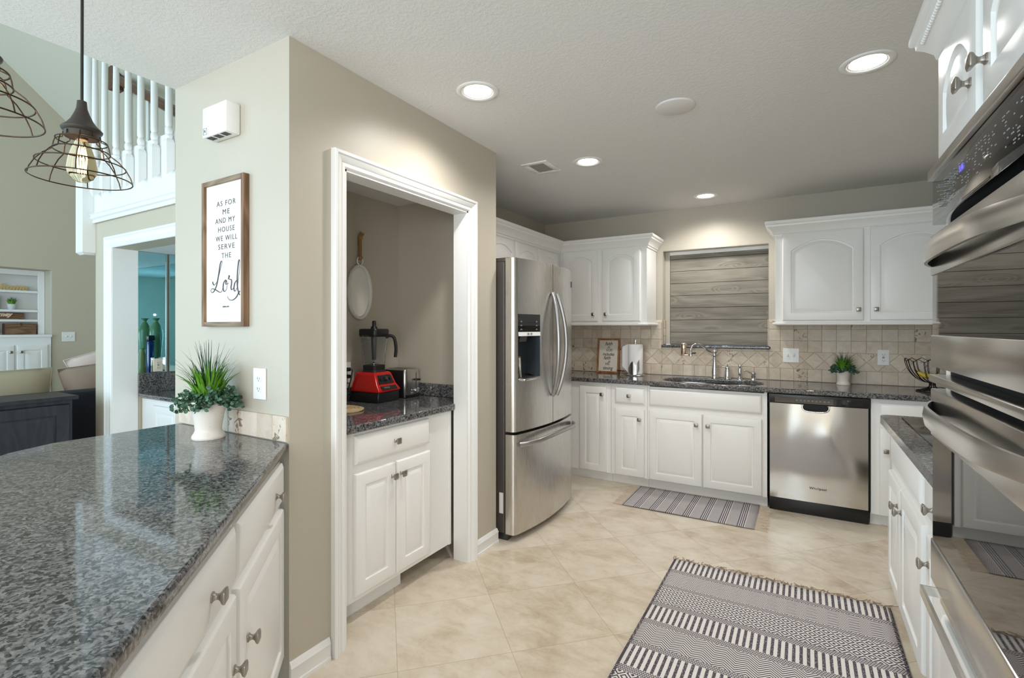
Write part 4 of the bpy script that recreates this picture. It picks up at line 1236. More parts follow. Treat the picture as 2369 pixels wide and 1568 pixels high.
for st in STROKES:
    c = crom(st, 7); pts = [(p.x - .004, 1.1634, p.y) for p in c]
    rad = []
    for i in range(len(pts)):
        a = c[max(i - 1, 0)]; b2 = c[min(i + 1, len(c) - 1)]
        dz = (b2.y - a.y); dl_ = (b2 - a).length + 1e-9
        rad.append((.0015 + .0029 * max(0, -dz / dl_) ** 1.2, .0005))
    mb.tube(pts, rad, 6, flat=(0, 1, 0))
obj('script_lettering', mb, INK, sg, True, smooth=60)

# ------------------------------------------------------------------ small framed verse by the refrigerator
fs_ = thing('framed_sign', 'small oak framed faith verse leaning on the travertine beside the refrigerator', 'sign', (-1.66, 4.70, .905))
mb = MB(); x0, x1, z0_, z1_ = -.112, .112, 0, .336
oo = thing
R_ = Matrix.Translation((-1.662, 4.662, .9045)) @ Matrix.Rotation(math.radians(-7), 4, 'X')
def leaning(n, mb, mat): mb.xf(R_); return obj(n, mb, mat, fs_, True, smooth=0)
leaning('frame', MB().box(x0, x0 + .016, 0, .022, z0_, z1_).box(x1 - .016, x1, 0, .022, z0_, z1_).box(x0 + .016, x1 - .016, 0, .022, z0_, z0_ + .016).box(x0 + .016, x1 - .016, 0, .022, z1_ - .016, z1_), OAK)
leaning('panel', MB().box(x0 + .014, x1 - .014, .010, .018, z0_ + .014, z1_ - .014), CANVAS)
mb = MB()
for s, x, z, sz, sh in (('faith', .0, .286, .052, .28), ('in', .0, .253, .036, .28), ('GOD', .008, .222, .036, 0), ('includes', .0, .182, .044, .28), ('faith', -.012, .146, .050, .28), ('in', .01, .112, .036, .28), ('HIS', -.006, .086, .036, 0), ('timing', -.002, .045, .048, .28)):
    t = text_mb(s, sz, .0006, shear=sh, sx=.82, bold=.0003); t.xf(Matrix.Translation((x, .0095, z)) @ FACE_SOUTH); mb.join(t)
leaning('verse_lettering', mb, BLACKINK)

# ------------------------------------------------------------------ paper towels and copper leaf
pt = thing('paper_towel_holder', 'paper towel roll on a steel stand with leaf cut guard', 'paper towels', (-1.345, 4.58, .904))
tx, ty, tz = -1.352, 4.56, .9035
obj('base_plate', MB().lathe([(.001, 0), (.088, 0), (.089, .004), (.086, .008), (.076, .013), (.001, .013)], (tx, ty, tz), 40), SATIN, pt, True, smooth=50)
obj('rod', MB().lathe([(.006, .013), (.006, .30), (.010, .302), (.011, .325), (.009, .335), (.001, .337)], (tx, ty, tz), 14), CHROME, pt, True, smooth=50)
obj('paper_roll', MB().lathe([(.020, .016), (.066, .016), (.0675, .02), (.0675, .285), (.066, .288), (.020, .288)], (tx, ty, tz), 40), TOWEL, pt, True, smooth=50)
pts = []
mb = MB(); cols = []
for k in range(9):
    t = k / 8
    cols.append((tx - .066 - .062 * t, ty - .006 + .012 * math.sin(t * 2), .0))
lo = [(x, y, tz + .018 + .06 * (i / 8)) for i, (x, y, _) in enumerate(cols)]
hi = [(x, y, tz + .287 - .028 * (i / 8) ** 1.5) for i, (x, y, _) in enumerate(cols)]
mb.loft([lo, hi, [(x, y + .001, z) for x, y, z in hi], [(x, y + .001, z) for x, y, z in lo]], False, False)
obj('loose_sheet', mb, TOWEL, pt, True, smooth=60)
mb = MB()   # curved leaf guard with two slits, in front of the roll
def guard(a0, a1, fz0, fz1, n=10):
    A = []; B = []
    for k in range(n + 1):
        t = k / n; a = a0 + (a1 - a0) * t
        for L, f, r in ((A, fz0, .0815), (B, fz1, .0815)):
            L.append((tx + r * math.cos(a), ty + r * math.sin(a), tz + f(t)))
    C = [(tx + (x - tx) * .975, ty + (y - ty) * .975, z) for x, y, z in A]; D = [(tx + (x - tx) * .975, ty + (y - ty) * .975, z) for x, y, z in B]
    mb.loft([A, B, D, C, A], False, False)
guard(-2.15, -1.60, lambda t: .010 + .02 * (1 - t) ** 3, lambda t: .070 + .062 * math.sin(1.5 * t) , 10)
guard(-1.56, -1.36, lambda t: .010, lambda t: .136 - .028 * t, 5)
guard(-1.32, -.86, lambda t: .012 + .05 * t ** 3, lambda t: .095 + .055 * t, 10)
obj('leaf_guard', mb, SATIN, pt, True, smooth=60)
lf = thing('dried_leaf', 'curled dried copper leaf lying next to the paper towel stand', 'leaf', (-1.50, 4.60, .904))
mb = MB(); R3 = random.Random(3)
for k in range(7):
    a = k * .9; l = .030 + .012 * R3.random()
    c = Vector((-1.505 + .018 * math.cos(a), 4.60 + .012 * math.sin(a), .914 + .012 * R3.random()))
    d = Vector((math.cos(a), math.sin(a) * .6, .35 + .5 * R3.random())).normalized() * l
    s = d.cross(Vector((0, 0, 1))).normalized() * .011
    mb.add([c, c + d * .5 + s, c + d, c + d * .5 - s, c + d * .5 + Vector((0, 0, .006))], [(0, 1, 4), (1, 2, 4), (2, 3, 4), (3, 0, 4)])
mb.tube([(-1.50, 4.60, .916), (-1.47, 4.588, .908), (-1.445, 4.58, .9075)], .0022, 6)
obj('leaf_blade', mb, LEAFBROWN, lf, True, smooth=60)

# ------------------------------------------------------------------ potted grasses
def potted_grass(name, label, loc, s=1.0, seed=1, reach=1.0, pot='urn', group=None, mat=POT):
    R4 = random.Random(seed)
    t = thing(name, label, 'plant', loc, 0, group)
    if pot == 'urn':
        prof = [(.001, 0), (.056, 0), (.058, .004), (.057, .012), (.051, .022), (.047, .030), (.046, .036), (.049, .06), (.054, .09), (.060, .118), (.063, .134), (.066, .142), (.066, .147), (.062, .148), (.059, .140), (.056, .13), (.001, .128)]
        top = .130
    else:
        prof = [(.001, 0), (.048, 0), (.052, .004), (.062, .075), (.066, .095), (.067, .10), (.063, .10), (.060, .09), (.001, .088)]
        top = .09
    obj('pot', MB().lathe([(r * s, z * s) for r, z in prof], (0, 0, 0), 36), mat, t, smooth=50)
    obj('soil', MB().lathe([(.001, (top - .004) * s), (.056 * s, (top - .004) * s), (.05 * s, (top + .008) * s), (.001, (top + .012) * s)], (0, 0, 0), 20), SOIL, t)
    def blade(mb, a, r0, L, bend, w, droop=.0, flat=True):
        n = 7; d = Vector((math.cos(a), math.sin(a), 0)); sd = Vector((-d.y, d.x, 0))
        p = Vector((d.x * r0, d.y * r0, top * s)); ang = math.radians(90) - R4.random() * .12
        A, B, C = [], [], []
        for k in range(n + 1):
            u = k / n
            wd_ = w * (.7 + .6 * math.sin(PI * min(1, u * 1.05))) * (1 - u ** 3) + .0004
            A.append(tuple(p + sd * wd_)); C.append(tuple(p - sd * wd_)); B.append(tuple(p - Vector((0, 0, 1)) * wd_ * .35 + d * wd_ * .2))
            ang2 = ang - bend * u ** 1.15
            p = p + (d * math.cos(ang2) + Vector((0, 0, 1)) * math.sin(ang2)) * (L / n)
        mb.loft([A, B, C], False, False)
    mb = MB()
    for k in range(130):
        a = R4.random() * 2 * PI
        blade(mb, a, (.006 + .040 * R4.random()) * s, (.085 + .075 * R4.random()) * s * reach, .25 + 1.2 * R4.random(), (.0032 + .0022 * R4.random()) * s)
    obj('grass_blades', mb, BLADE, t, smooth=60)
    mb = MB()
    for k in range(60):
        a = R4.random() * 2 * PI
        blade(mb, a, (.004 + .034 * R4.random()) * s, (.14 + .080 * R4.random()) * s * reach, .15 + 1.35 * R4.random() ** 1.4, .0014 * s)
    obj('long_grass_blades', mb, BLADE_DARK, t, smooth=60)
    if pot == 'urn':
        mb = MB()
        for k in range(84):
            a = R4.random() * 2 * PI; el = R4.uniform(-.15, 1.15); L = R4.uniform(.045, .088) * s
            d = Vector((math.cos(a) * math.cos(el), math.sin(a) * math.cos(el), math.sin(el)))
            st = Vector((math.cos(a) * .040 * s, math.sin(a) * .040 * s, (top + .006) * s))
            mb.tube([st, st + d * L * .5, st + d * L + Vector((0, 0, -.008 * s))], .0009 * s, 5)
            for j in range(6):
                u = .28 + .72 * j / 5
                c = st + d * L * u + Vector((0, 0, -.008 * s * u * u))
                for sd_ in (-1, 1):
                    n_ = Vector((R4.uniform(-1, 1), R4.uniform(-1, 1), R4.uniform(.2, 1))).normalized()
                    e = d.cross(n_).normalized() * sd_; f_ = n_.cross(e).normalized(); r = R4.uniform(.0058, .0098) * s
                    cc = c + e * r * .9
                    mb.add([cc + (e * math.cos(q_) + f_ * math.sin(q_) * .85) * r + n_ * (.0016 * s * math.cos(2 * q_)) for q_ in [2 * PI * i / 7 for i in range(7)]], [tuple(range(7))])
        obj('foliage', mb, EUCALYPT, t, smooth=60)
    return t
potted_grass('potted_plant', 'grassy plant in a chipped white urn pot on the peninsula', (-2.010, 1.070, .9142), 1.0, 5, 1.18)
potted_grass('potted_plant', 'smaller grassy plant in a chipped white urn pot on the sink counter', (.262, 4.615, .9032), .80, 9, 1.0)

# ------------------------------------------------------------------ wire bowl with bananas
wbx, wby, wbz = .765, 4.43, .9032
fb = thing('fruit_bowl', 'black wire fruit bowl on a pedestal at the end of the sink counter', 'bowl', (wbx, wby, wbz))
mb = MB()
prof = [(.018, .062), (.05, .068), (.092, .092), (.130, .140), (.148, .190), (.150, .212)]
N = 14
for k in range(N):
    for off in (-.022, .022):
        a = 2 * PI * (k + .5) / N
        pts = [(wbx + r * math.cos(a + off * (.14 / max(.03, r)) * .9), wby + r * math.sin(a + off * (.14 / max(.03, r)) * .9), wbz + z) for r, z in prof]
        mb.tube(crom(pts, 3), .0019, 6)
rim = []
for k in range(N * 2):
    a = 2 * PI * k / (N * 2); up_ = .226 if k % 2 == 0 else .206
    rim.append((wbx + .152 * math.cos(a), wby + .152 * math.sin(a), wbz + up_))
mb.tube(rim, .0022, 6, closed=True)
rim2 = [(wbx + .150 * math.cos(2 * PI * k / 28), wby + .150 * math.sin(2 * PI * k / 28), wbz + (.214 if k % 2 == 0 else .206)) for k in range(28)]
obj('wire_basket', mb, IRON, fb, True, smooth=60)
mb = MB()
for r in (.088, .060, .032): mb.tube([(wbx + r * math.cos(2 * PI * k / 32), wby + r * math.sin(2 * PI * k / 32), wbz + .004 + (.088 - r) * .32) for k in range(32)], .0036, 6, closed=True)
for k in range(10):
    a = 2 * PI * k / 10
    mb.tube(crom([(wbx + .088 * math.cos(a), wby + .088 * math.sin(a), wbz + .004), (wbx + .05 * math.cos(a + .3), wby + .05 * math.sin(a + .3), wbz + .014), (wbx + .018 * math.cos(a + .5), wby + .018 * math.sin(a + .5), wbz + .036), (wbx + .018 * math.cos(a + .6), wby + .018 * math.sin(a + .6), wbz + .062)], 3), .0024, 6)
obj('pedestal', mb, IRON, fb, True, smooth=60)
def banana(a0, dz, lab, ph):
    n = 14; pts = []; rad = []
    for k in range(n + 1):
        t = k / n; a = a0 + (t - .5) * 1.5
        pts.append((wbx - .024 + .086 * math.sin(a) , wby - .022 - ph * .030, wbz + .190 + dz - .086 * math.cos(a)))
        rad.append(.0165 * math.sin(PI * (.06 + .88 * t)) ** .55 if 0 < k < n else .005)
    b_ = thing('banana', lab, 'banana', (wbx, wby, wbz + .08), 0, 'bananas in the wire bowl')
    obj('peel', MB().tube(pts, rad, 7), BANANA, b_, True, smooth=30)
    e = Vector(pts[0]); d = (e - Vector(pts[1])).normalized()
    obj('stem', MB().tube([e - d * .002, e + d * .014], [.0045, .0035], 7), LEAFBROWN, b_, True)
banana(-.10, .004, 'yellow banana lying nearest the front wires of the bowl', 1)
banana(-.12, .004, 'yellow banana lying behind the other one in the wire bowl', -.25)

# ------------------------------------------------------------------ pantry niche: blender, toaster, mat, mirror
bl = thing('blender', 'red countertop blender with black base and clear jug', 'blender', (-2.235, 2.165, .9052), 0)
RB = Matrix.Translation((-2.235, 2.165, .9052)) @ Matrix.Rotation(math.radians(4), 4, 'Z')
def bput(n, mb, mat, parent=None, smooth=35, bevel=0):
    mb.xf(RB); return obj(n, mb, mat, parent or bl, True, smooth=smooth, bevel=bevel)
# local: +x towards the room (front), y sideways
bput('base', MB().loft([[(-.105, -.092, 0), (.105, -.092, 0), (.105, .092, 0), (-.105, .092, 0)], [(-.108, -.096, .03), (.108, -.096, .03), (.108, .096, .03), (-.108, .096, .03)], [(-.102, -.09, .062), (.106, -.09, .062), (.106, .09, .062), (-.102, .09, .062)]], True, True), BLACK, bevel=.006, smooth=30)
hs = bput('housing', MB().loft([[(-.106, -.096, .060), (.112, -.096, .060), (.112, .096, .060), (-.106, .096, .060)], [(-.106, -.095, .072), (.114, -.096, .072), (.114, .096, .072), (-.106, .095, .072)], [(-.098, -.086, .118), (.088, -.088, .104), (.088, .088, .104), (-.098, .086, .118)], [(-.085, -.074, .168), (.060, -.076, .166), (.060, .076, .166), (-.085, .074, .168)], [(-.075, -.062, .176), (.050, -.064, .174), (.050, .064, .174), (-.075, .062, .176)]], True, True), RED, bevel=.006, smooth=30)
pn = bput('control_panel', MB().loft([[(.0905, -.066, .108), (.0905, .066, .108), (.0645, .058, .158), (.0645, -.058, .158)], [(.085, -.066, .106), (.085, .066, .106), (.059, .058, .156), (.059, -.058, .156)]], True, True), BLACK, hs)
kn_ = MB().lathe([(.013, 0), (.012, .012), (.001, .013)], (0, 0, 0), 16)
kn_.xf(Matrix.Translation((.078, 0, .135)) @ Matrix.Rotation(math.radians(62), 4, 'Y')); bput('dial', kn_, GREYMETAL, pn)
for yy in (-.04, .04):
    sw_ = MB().box(-.008, .008, -.006, .006, 0, .006, .001); sw_.xf(Matrix.Translation((.0785, yy, .133)) @ Matrix.Rotation(math.radians(62), 4, 'Y')); bput('switch', sw_, BLACK, pn)
br = MB().box(-.010, .016, -.066, .066, 0, .004); br.xf(Matrix.Translation((.103, 0, .085)) @ Matrix.Rotation(math.radians(52), 4, 'Y')); bput('badge_plate', br, BLACK, hs)
tx_ = text_mb('Vitamix', .016, .0004, align='CENTER'); tx_.xf(Matrix.Translation((.1075, -.02, .0875)) @ Matrix.Rotation(math.radians(-38), 4, 'Y') @ FACE_EAST); bput('brand_lettering', tx_, LIGHTINK, hs, 0)
bput('jug_seat', MB().loft([[(x, y, .174) for x, y in rrect(-.066, .046, -.058, .058, .02, 4)], [(x, y, .186) for x, y in rrect(-.060, .040, -.052, .052, .02, 4)]], True, True), MATTE_BLACK)
def jl(h, z): return [(x - .01, y, z) for x, y in rrect(-h, h, -h, h, h * .35, 5)]
jg = bput('jug', MB().loft([jl(.046, .186), jl(.049, .22), jl(.056, .29), jl(.064, .385), jl(.066, .400), jl(.062, .400), jl(.060, .385), jl(.052, .29), jl(.045, .222), jl(.043, .205)], True, True), GLASS, smooth=40)
bput('blade_hub', MB().lathe([(.016, .188), (.016, .215), (.008, .222), (.030, .224), (.030, .226), (.004, .232), (.001, .234)], (-.01, 0, 0), 16), SATIN, jg)
bput('jug_collar', MB().loft([jl(.050, .186), jl(.051, .214), jl(.048, .216), jl(.047, .186)], True, False), MATTE_BLACK, jg)
bput('handle', MB().tube(crom([(-.012, .060, .382), (-.014, .085, .392), (-.015, .108, .380), (-.016, .118, .340), (-.016, .120, .30), (-.016, .116, .262)], 5), [(.012, .010)] * 26, 10).xf(Matrix.Translation((-.01, 0, 0)) @ Matrix.Rotation(math.radians(-62), 4, 'Z') @ Matrix.Translation((.015, .012, 0))), BLACK, jg)
bput('spout', MB().box(-.03, .01, -.082, -.060, .368, .396, .004), GLASS, jg)
ld = bput('lid', MB().loft([jl(.066, .386), jl(.069, .394), jl(.069, .424), jl(.066, .432), jl(.050, .434)], True, True), BLACK)
bput('lid_plug', MB().lathe([(.022, .432), (.020, .44), (.012, .452), (.012, .476), (.009, .482), (.001, .483)], (-.01, 0, 0), 18), BLACK, ld)
bput('tamper', MB().lathe([(.010, .245), (.013, .25), (.015, .31), (.018, .40), (.001, .401)], (-.01, 0, 0), 16), BLACK, jg)
to = thing('toaster', 'black and stainless toaster standing behind the red blender', 'toaster', (-2.24, 2.395, .9052))
def tl(i, z): return [(x, y, .9052 + z) for x, y in rrect(-2.338 + i, -2.138 - i, 2.318 + i, 2.462 - i, .02, 5)]
obj('body', MB().loft([tl(.004, .012), tl(0, .02), tl(0, .165), tl(.004, .175), tl(.012, .179)], True, True), STEEL_V, to, True, smooth=40)
obj('base', MB().loft([tl(.002, 0), tl(-.002, .004), tl(-.002, .018), tl(.004, .022)], True, True), BLACK, to, True)
obj('slot', MB().box(-2.315, -2.162, 2.350, 2.372, 1.0838, 1.0848).box(-2.315, -2.162, 2.408, 2.430, 1.0838, 1.0848), SLOT, to, True, smooth=0)
obj('side_panel', MB().box(-2.33, -2.150, 2.3135, 2.3185, .925, 1.078, .002), BLACK, to, True)
obj('lever', MB().box(-2.138, -2.112, 2.405, 2.437, 1.010, 1.022, .004), BLACK, to, True)
obj('lever_slot', MB().box(-2.1395, -2.1372, 2.419, 2.423, .96, 1.06), SLOT, to, True, smooth=0)
obj('dial', MB().lathe([(.014, 0), (.013, .008), (.001, .009)], (-2.1378, 2.424, .944), 18, 'x'), SATIN, to, True)
for yy, zz in ((2.385, .950), (2.385, .932), (2.445, .955)):
    obj('button', MB().box(-2.1385, -2.134, yy - .006, yy + .006, zz - .005, zz + .005, .001), SATIN, to, True)
tm = thing('trivet', 'round woven straw trivet at the front of the pantry niche worktop', 'trivet', (-2.115, 1.83, .905))
mb = MB()
for r in [.0085 + .009 * k for k in range(12)]:
    mb.tube([(-2.115 + r * math.cos(2 * PI * k / 36), 1.812 + r * math.sin(2 * PI * k / 36), .911 + .0015 * math.sin(k * 7 + r * 400)) for k in range(36)], (.0052, .0055), 6, closed=True)
obj('woven_coil', mb, MAT_FIBRE, tm, True, smooth=60)
mr = thing('wall_mirror', 'small oval white framed mirror hanging from a knotted rope in the pantry niche', 'mirror', (XW, 2.162, 1.56))
MY, MZ = 2.166, 1.566
def oval(ry, rz, x, n=48): return [(x, MY + ry * math.cos(2 * PI * k / n), MZ + rz * math.sin(2 * PI * k / n)) for k in range(n)]
obj('frame', MB().loft([oval(.100, .170, XW + .001), oval(.101, .171, XW + .014), oval(.096, .166, XW + .020), oval(.086, .156, XW + .020), oval(.080, .150, XW + .012), oval(.080, .150, XW + .004)], True, False), Mat('ivory frame paint', lin(226, 223, 216), 0.5).m, mr, True, smooth=40)
obj('glass', MB().loft([oval(.081, .151, XW + .004), oval(.081, .151, XW + .009)], True, True), MIRROR, mr, True, smooth=30)
obj('ring', MB().tube([(XW + .012, MY + .022 * math.cos(2 * PI * k / 24), MZ + .192 + .026 * math.sin(2 * PI * k / 24)) for k in range(24)], .0045, 8, closed=True), TRIM, mr, True, smooth=60)
mb = MB()
for ph in range(3):
    mb.tube([(XW + .014 + .006 * math.cos(k * .8 + ph * 2.09), MY + .006 * math.sin(k * .8 + ph * 2.09) + .0, MZ + .205 + k * .0045) for k in range(30)], .0058, 6)
for zc in (.212, .338): mb.sphere((XW + .016, MY, MZ + zc), (.013, .016, .015), 12, 8)
mb.tube(crom([(XW + .016, MY, MZ + .33), (XW + .018, MY + .012, MZ + .352), (XW + .018, MY + .022, MZ + .362)], 4), .008, 6)
mb.tube([(XW + .010, MY + .006, MZ + .335), (XW + .012, MY + .008, MZ + .372)], .007, 6)
obj('rope', mb, ROPE, mr, True, smooth=60)

# ------------------------------------------------------------------ rugs
def rug(name, label, x, y, w, l, mat, fringe, pitch=.0075, fl=(.025, .062)):
    t = thing(name, label, 'rug', (x, y, 0))
    mb = MB(); nx, ny = max(8, int(w * 20)), max(8, int(l * 20)); g = []
    Rr = random.Random(2)
    ph = [(Rr.uniform(3, 9), Rr.uniform(3, 9), Rr.random() * 6) for _ in range(4)]
    for j in range(ny + 1):
        for i in range(nx + 1):
            a, b_ = w * i / nx, l * j / ny
            h = .006 + .0009 * sum(math.sin(a * p[0] + b_ * p[1] + p[2]) for p in ph)
            g.append((a, -b_, h))
    fs = [(j * (nx + 1) + i, (j + 1) * (nx + 1) + i, (j + 1) * (nx + 1) + i + 1, j * (nx + 1) + i + 1) for j in range(ny) for i in range(nx)]
    mb.add(g, fs)
    o_ = obj('weave', mb, mat, t, smooth=60)
    md = o_.modifiers.new('thick', 'SOLIDIFY'); md.thickness = .0045; md.offset = -1
    mb = MB(); Rr = random.Random(8)
    for side in fringe:
        L = w if side in 'ns' else l
        k = 0
        while k * pitch < L:
            p = k * pitch + Rr.uniform(-.002, .002); ln = Rr.uniform(*fl); c1 = Rr.uniform(-.030, .030) * (w > .95 or .4); c2 = Rr.uniform(-.03, .03) * (w > .95 or .4)
            if side == 'n': pts = [(p, -.004, .006), (p + c1 * .5, ln * .5, .004 + Rr.random() * .004), (p + c1 + c2, ln, .002)]
            elif side == 's': pts = [(p, -l + .004, .006), (p + c1 * .5, -l - ln * .5, .004), (p + c1 + c2, -l - ln, .002)]
            elif side == 'w': pts = [(.004, -p, .006), (-ln * .5, -p + c1 * .5, .004), (-ln, -p + c1 + c2, .002)]
            else: pts = [(w - .004, -p, .006), (w + ln * .5, -p + c1 * .5, .004), (w + ln, -p + c1 + c2, .002)]
            mb.tube(crom(pts, 3), .0013, 4); k += 1
    f_ = obj('fringe', mb, FRINGE if w < .95 else FRINGE_DARK, t, smooth=60); f_['kind'] = 'stuff'
    return t
rug('runner_rug', 'large woven cream and charcoal runner in front of the cooktop counter', -.645, 2.945, 1.0, 1.66, RUG_BIG, 'ns')
rug('kitchen_mat', 'small grey striped woven mat in front of the sink cabinet', -1.19, 4.160, .905, .50, RUG_SMALL, 'we', .005, (.05, .085))

# ------------------------------------------------------------------ ceiling lamps, grille, speaker
def can_light(label, x, y):
    t = thing('recessed_light', label, 'light', (x, y, ZC), 0, None)
    obj('trim_ring', MB().lathe([(.068, .012), (.070, -.001), (.076, -.005), (.094, -.005), (.098, -.002), (.098, -.0002)], (0, 0, 0), 40, caps=False), TRIM, t, smooth=50)
    mb = MB(); prof = []
    for k in range(7): prof += [(.0685 - .0012 * k, .004 * k - .0002), (.0660 - .0012 * k, .004 * k + .001)]
    obj('baffle', mb.lathe(prof, (0, 0, 0), 40, caps=False), TRIM, t, smooth=50)
    obj('diffuser', MB().lathe([(.060, .0262), (.045, .0245), (.001, .024)], (0, 0, 0), 32, caps=False), LENS, t, smooth=60)
    l = bpy.data.lights.new('can_lamp', 'SPOT'); l.energy = CAN_W; l.color = (1.0, 0.965, 0.925); l.spot_size = math.radians(152); l.spot_blend = .85; l.shadow_soft_size = .05
    o = bpy.data.objects.new('can_lamp', l); COL.objects.link(o); o.location = (x, y, ZC - .03); o.rotation_euler = (0, 0, 0)
    return t
CAN_W = 36
can_light('lit recessed ceiling light above the pantry opening', -1.305, 1.901)
can_light('lit recessed ceiling light in front of the refrigerator', -1.229, 3.072)
can_light('lit recessed ceiling light above the sink and plank shutter', -.706, 4.364)
can_light('lit recessed ceiling light nearest the white oven tower', .225, 2.51)
sk_ = thing('ceiling_speaker', 'round white flush ceiling speaker between the recessed lights', 'speaker', (-.549, 2.523, ZC))
obj('grille', MB().lathe([(.001, -.008), (.088, -.008), (.093, -.006), (.096, -.0005)], (0, 0, 0), 40, caps=False), Mat('speaker white', lin(226, 224, 222), 0.6).m, sk_, smooth=50)
vt = thing('ceiling_vent', 'small white ceiling air vent by the refrigerator', 'vent', (-1.545, 3.02, ZC))
mb = MB().box(-.095, .095, -.12, -.085, -.007, -.0002, .002).box(-.095, .095, .085, .12, -.007, -.0002, .002).box(-.095, -.055, -.085, .085, -.007, -.0002, .002).box(.055, .095, -.085, .085, -.007, -.0002, .002)
obj('frame', mb, TRIM, vt)
mb = MB()
for k in range(8):
    x = -.05 + k * .0135
    mb.add([(x, -.086, -.0055), (x + .009, -.086, -.001), (x + .009, .086, -.001), (x, .086, -.0055)], [(0, 1, 2, 3)])
obj('louvres', mb, Mat('vent grey', lin(150, 148, 144), 0.6).m, vt, smooth=0)
obj('duct', MB().box(-.056, .056, -.086, .086, -.0008, -.0003), DARK_CAVITY, vt, smooth=0)

# ------------------------------------------------------------------ wire cage pendants
def pendant(label, x, y, zr):
    g = .775
    t = thing('pendant_light', label, 'light', (x, y, zr), math.radians(20), 'cage pendants over the peninsula')
    G = Matrix.Scale(g, 4)
    rings = [(.137, 0), (.118, .048), (.075, .092), (.068, .127), (.046, .142)]
    mb = MB()
    for r, z in rings[:4]:
        mb.tube([(r * math.cos(2 * PI * k / 48), r * math.sin(2 * PI * k / 48), z) for k in range(48)], .0021, 8, closed=True)
    for k in range(8):
        a = 2 * PI * k / 8; c, s = math.cos(a), math.sin(a)
        prof = [(.137, 0), (.131, .022), (.118, .048), (.098, .073), (.077, .089), (.0745, .094), (.072, .112), (.068, .126), (.060, .130), (.050, .133), (.048, .152)]
        mb.tube([(r * c, r * s, z) for r, z in prof], .0019, 6)
    obj('wire_cage', mb.xf(G), BRONZE, t, smooth=60)
    obj('cap', MB().lathe([(.0465, .138), (.047, .155), (.054, .160), (.056, .166), (.051, .172), (.042, .180), (.030, .198), (.020, .222), (.015, .238), (.013, .262), (.009, .264), (.001, .265)], (0, 0, 0), 32).xf(G), Mat('bronze cap', (0.045, 0.038, 0.032), 0.5, 0.3).m, t, smooth=50)
    obj('cord', MB().tube([(0, 0, .262 * g), (.0008, 0, .5), (0, 0, ZC - zr - .02)], .0034, 8), MATTE_BLACK, t)
    obj('ceiling_canopy', MB().lathe([(.001, -.03), (.02, -.028), (.055, -.012), (.06, -.0005)], (0, 0, ZC - zr), 28, caps=False), Mat('bronze canopy', (0.045, 0.038, 0.032), 0.5, 0.3).m, t, smooth=50)
    b_ = obj('bulb', MB().lathe([(.001, -.012), (.014, -.010), (.030, .002), (.040, .022), (.0415, .038), (.036, .072), (.027, .103), (.0185, .124), (.0145, .134)], (0, 0, 0), 28, caps=False).xf(G), BULBGLASS, t, smooth=60)
    obj('socket', MB().lathe([(.0145, .130), (.0165, .132), (.0165, .15), (.001, .151)], (0, 0, 0), 20).xf(G), GREYMETAL, t)
    mb = MB()
    for k in range(10):
        a = 2 * PI * k / 10
        mb.tube([(.011 * math.cos(a), .011 * math.sin(a), .020), (.0135 * math.cos(a + .3), .0135 * math.sin(a + .3), .07), (.009 * math.cos(a + .6), .009 * math.sin(a + .6), .108)], .00075, 5)
    obj('filament', mb.xf(G), FILAMENT, b_, smooth=60)
    l = bpy.data.lights.new('bulb_lamp', 'POINT'); l.energy = 2.4; l.color = (1.0, 0.62, 0.30); l.shadow_soft_size = .003
    o = bpy.data.objects.new('bulb_lamp', l); COL.objects.link(o); o.location = (x, y, zr + .052)
pendant('lit bronze wire cage pendant shown whole over the peninsula', -1.632, .548, 1.735)
pendant('bronze wire cage pendant cut off by the picture edge', -1.430, .306, 1.766)
# ------------------------------------------------------------------ wet bar alcove with teal mirrors
AX = AX0 + .006
mi = thing('bar_mirror', 'teal tinted mirror panels lining the wet bar alcove', 'mirror', (AX, 2.3, .96))
obj('panel', MB().box(AX + .001, AX + .007, 2.03, 2.243, .955, AZ - .004), TEAL_MIRROR, mi, True, smooth=0)
obj('panel', MB().box(AX + .001, AX + .007, 2.271, 2.645, .955, AZ - .004), TEAL_MIRROR, mi, True, smooth=0)
obj('panel', MB().box(AX + .01, BXR - .01, 2.638, 2.645, .955, AZ - .004), TEAL_MIRROR, mi, True, smooth=0)
obj('edge_strip', MB().box(AX + .001, AX + .016, 2.242, 2.250, .955, AZ - .004).box(AX + .001, AX + .016, 2.264, 2.272, .955, AZ - .004), ALU, mi, True, smooth=0)
obj('edge_strip', MB().box(AX + .001, AX + .012, 2.325, 2.331, .955, AZ - .004), ALU, mi, True, smooth=0)
obj('outlet_plate', MB().box(AX + .007, AX + .0095, 2.125, 2.238, .958, 1.085, .001), MIRROR, mi, True)
outlet_plate('wall_outlet', 'cream test button outlet on the mirrored bar wall', at(FACE_EAST, AX + .0095, 2.178, 1.018), gfci=True, w=.072, h=.115, plates=BEIGE_PLASTIC)
bu = obj('bar_upstand', MB().box(AX + .001, AX + .020, 2.028, 2.646, .787, .953), GRANITE, bevel=.003)
tag(bu, 'dark granite upstand below the bar mirrors', 'upstand')
worktop('bar_worktop', slab_with_holes([(AX + .022, 2.02), (AX + .022, 2.646), (BXR - .01, 2.646), (BXR - .01, 2.02)], [], .752, .786), 'dark granite worktop of the wet bar seen past the sign wall', .009)
bc = thing('bar_cabinet', 'white panelled cabinet under the wet bar worktop', 'cabinet', (AX + .004, 2.06, 0))
carcass(bc, 0, 2.40, .08, .752, .56, 1)
front('door', bc, .22, .62, .14, .70)
front('door', bc, .63, 1.03, .14, .70)
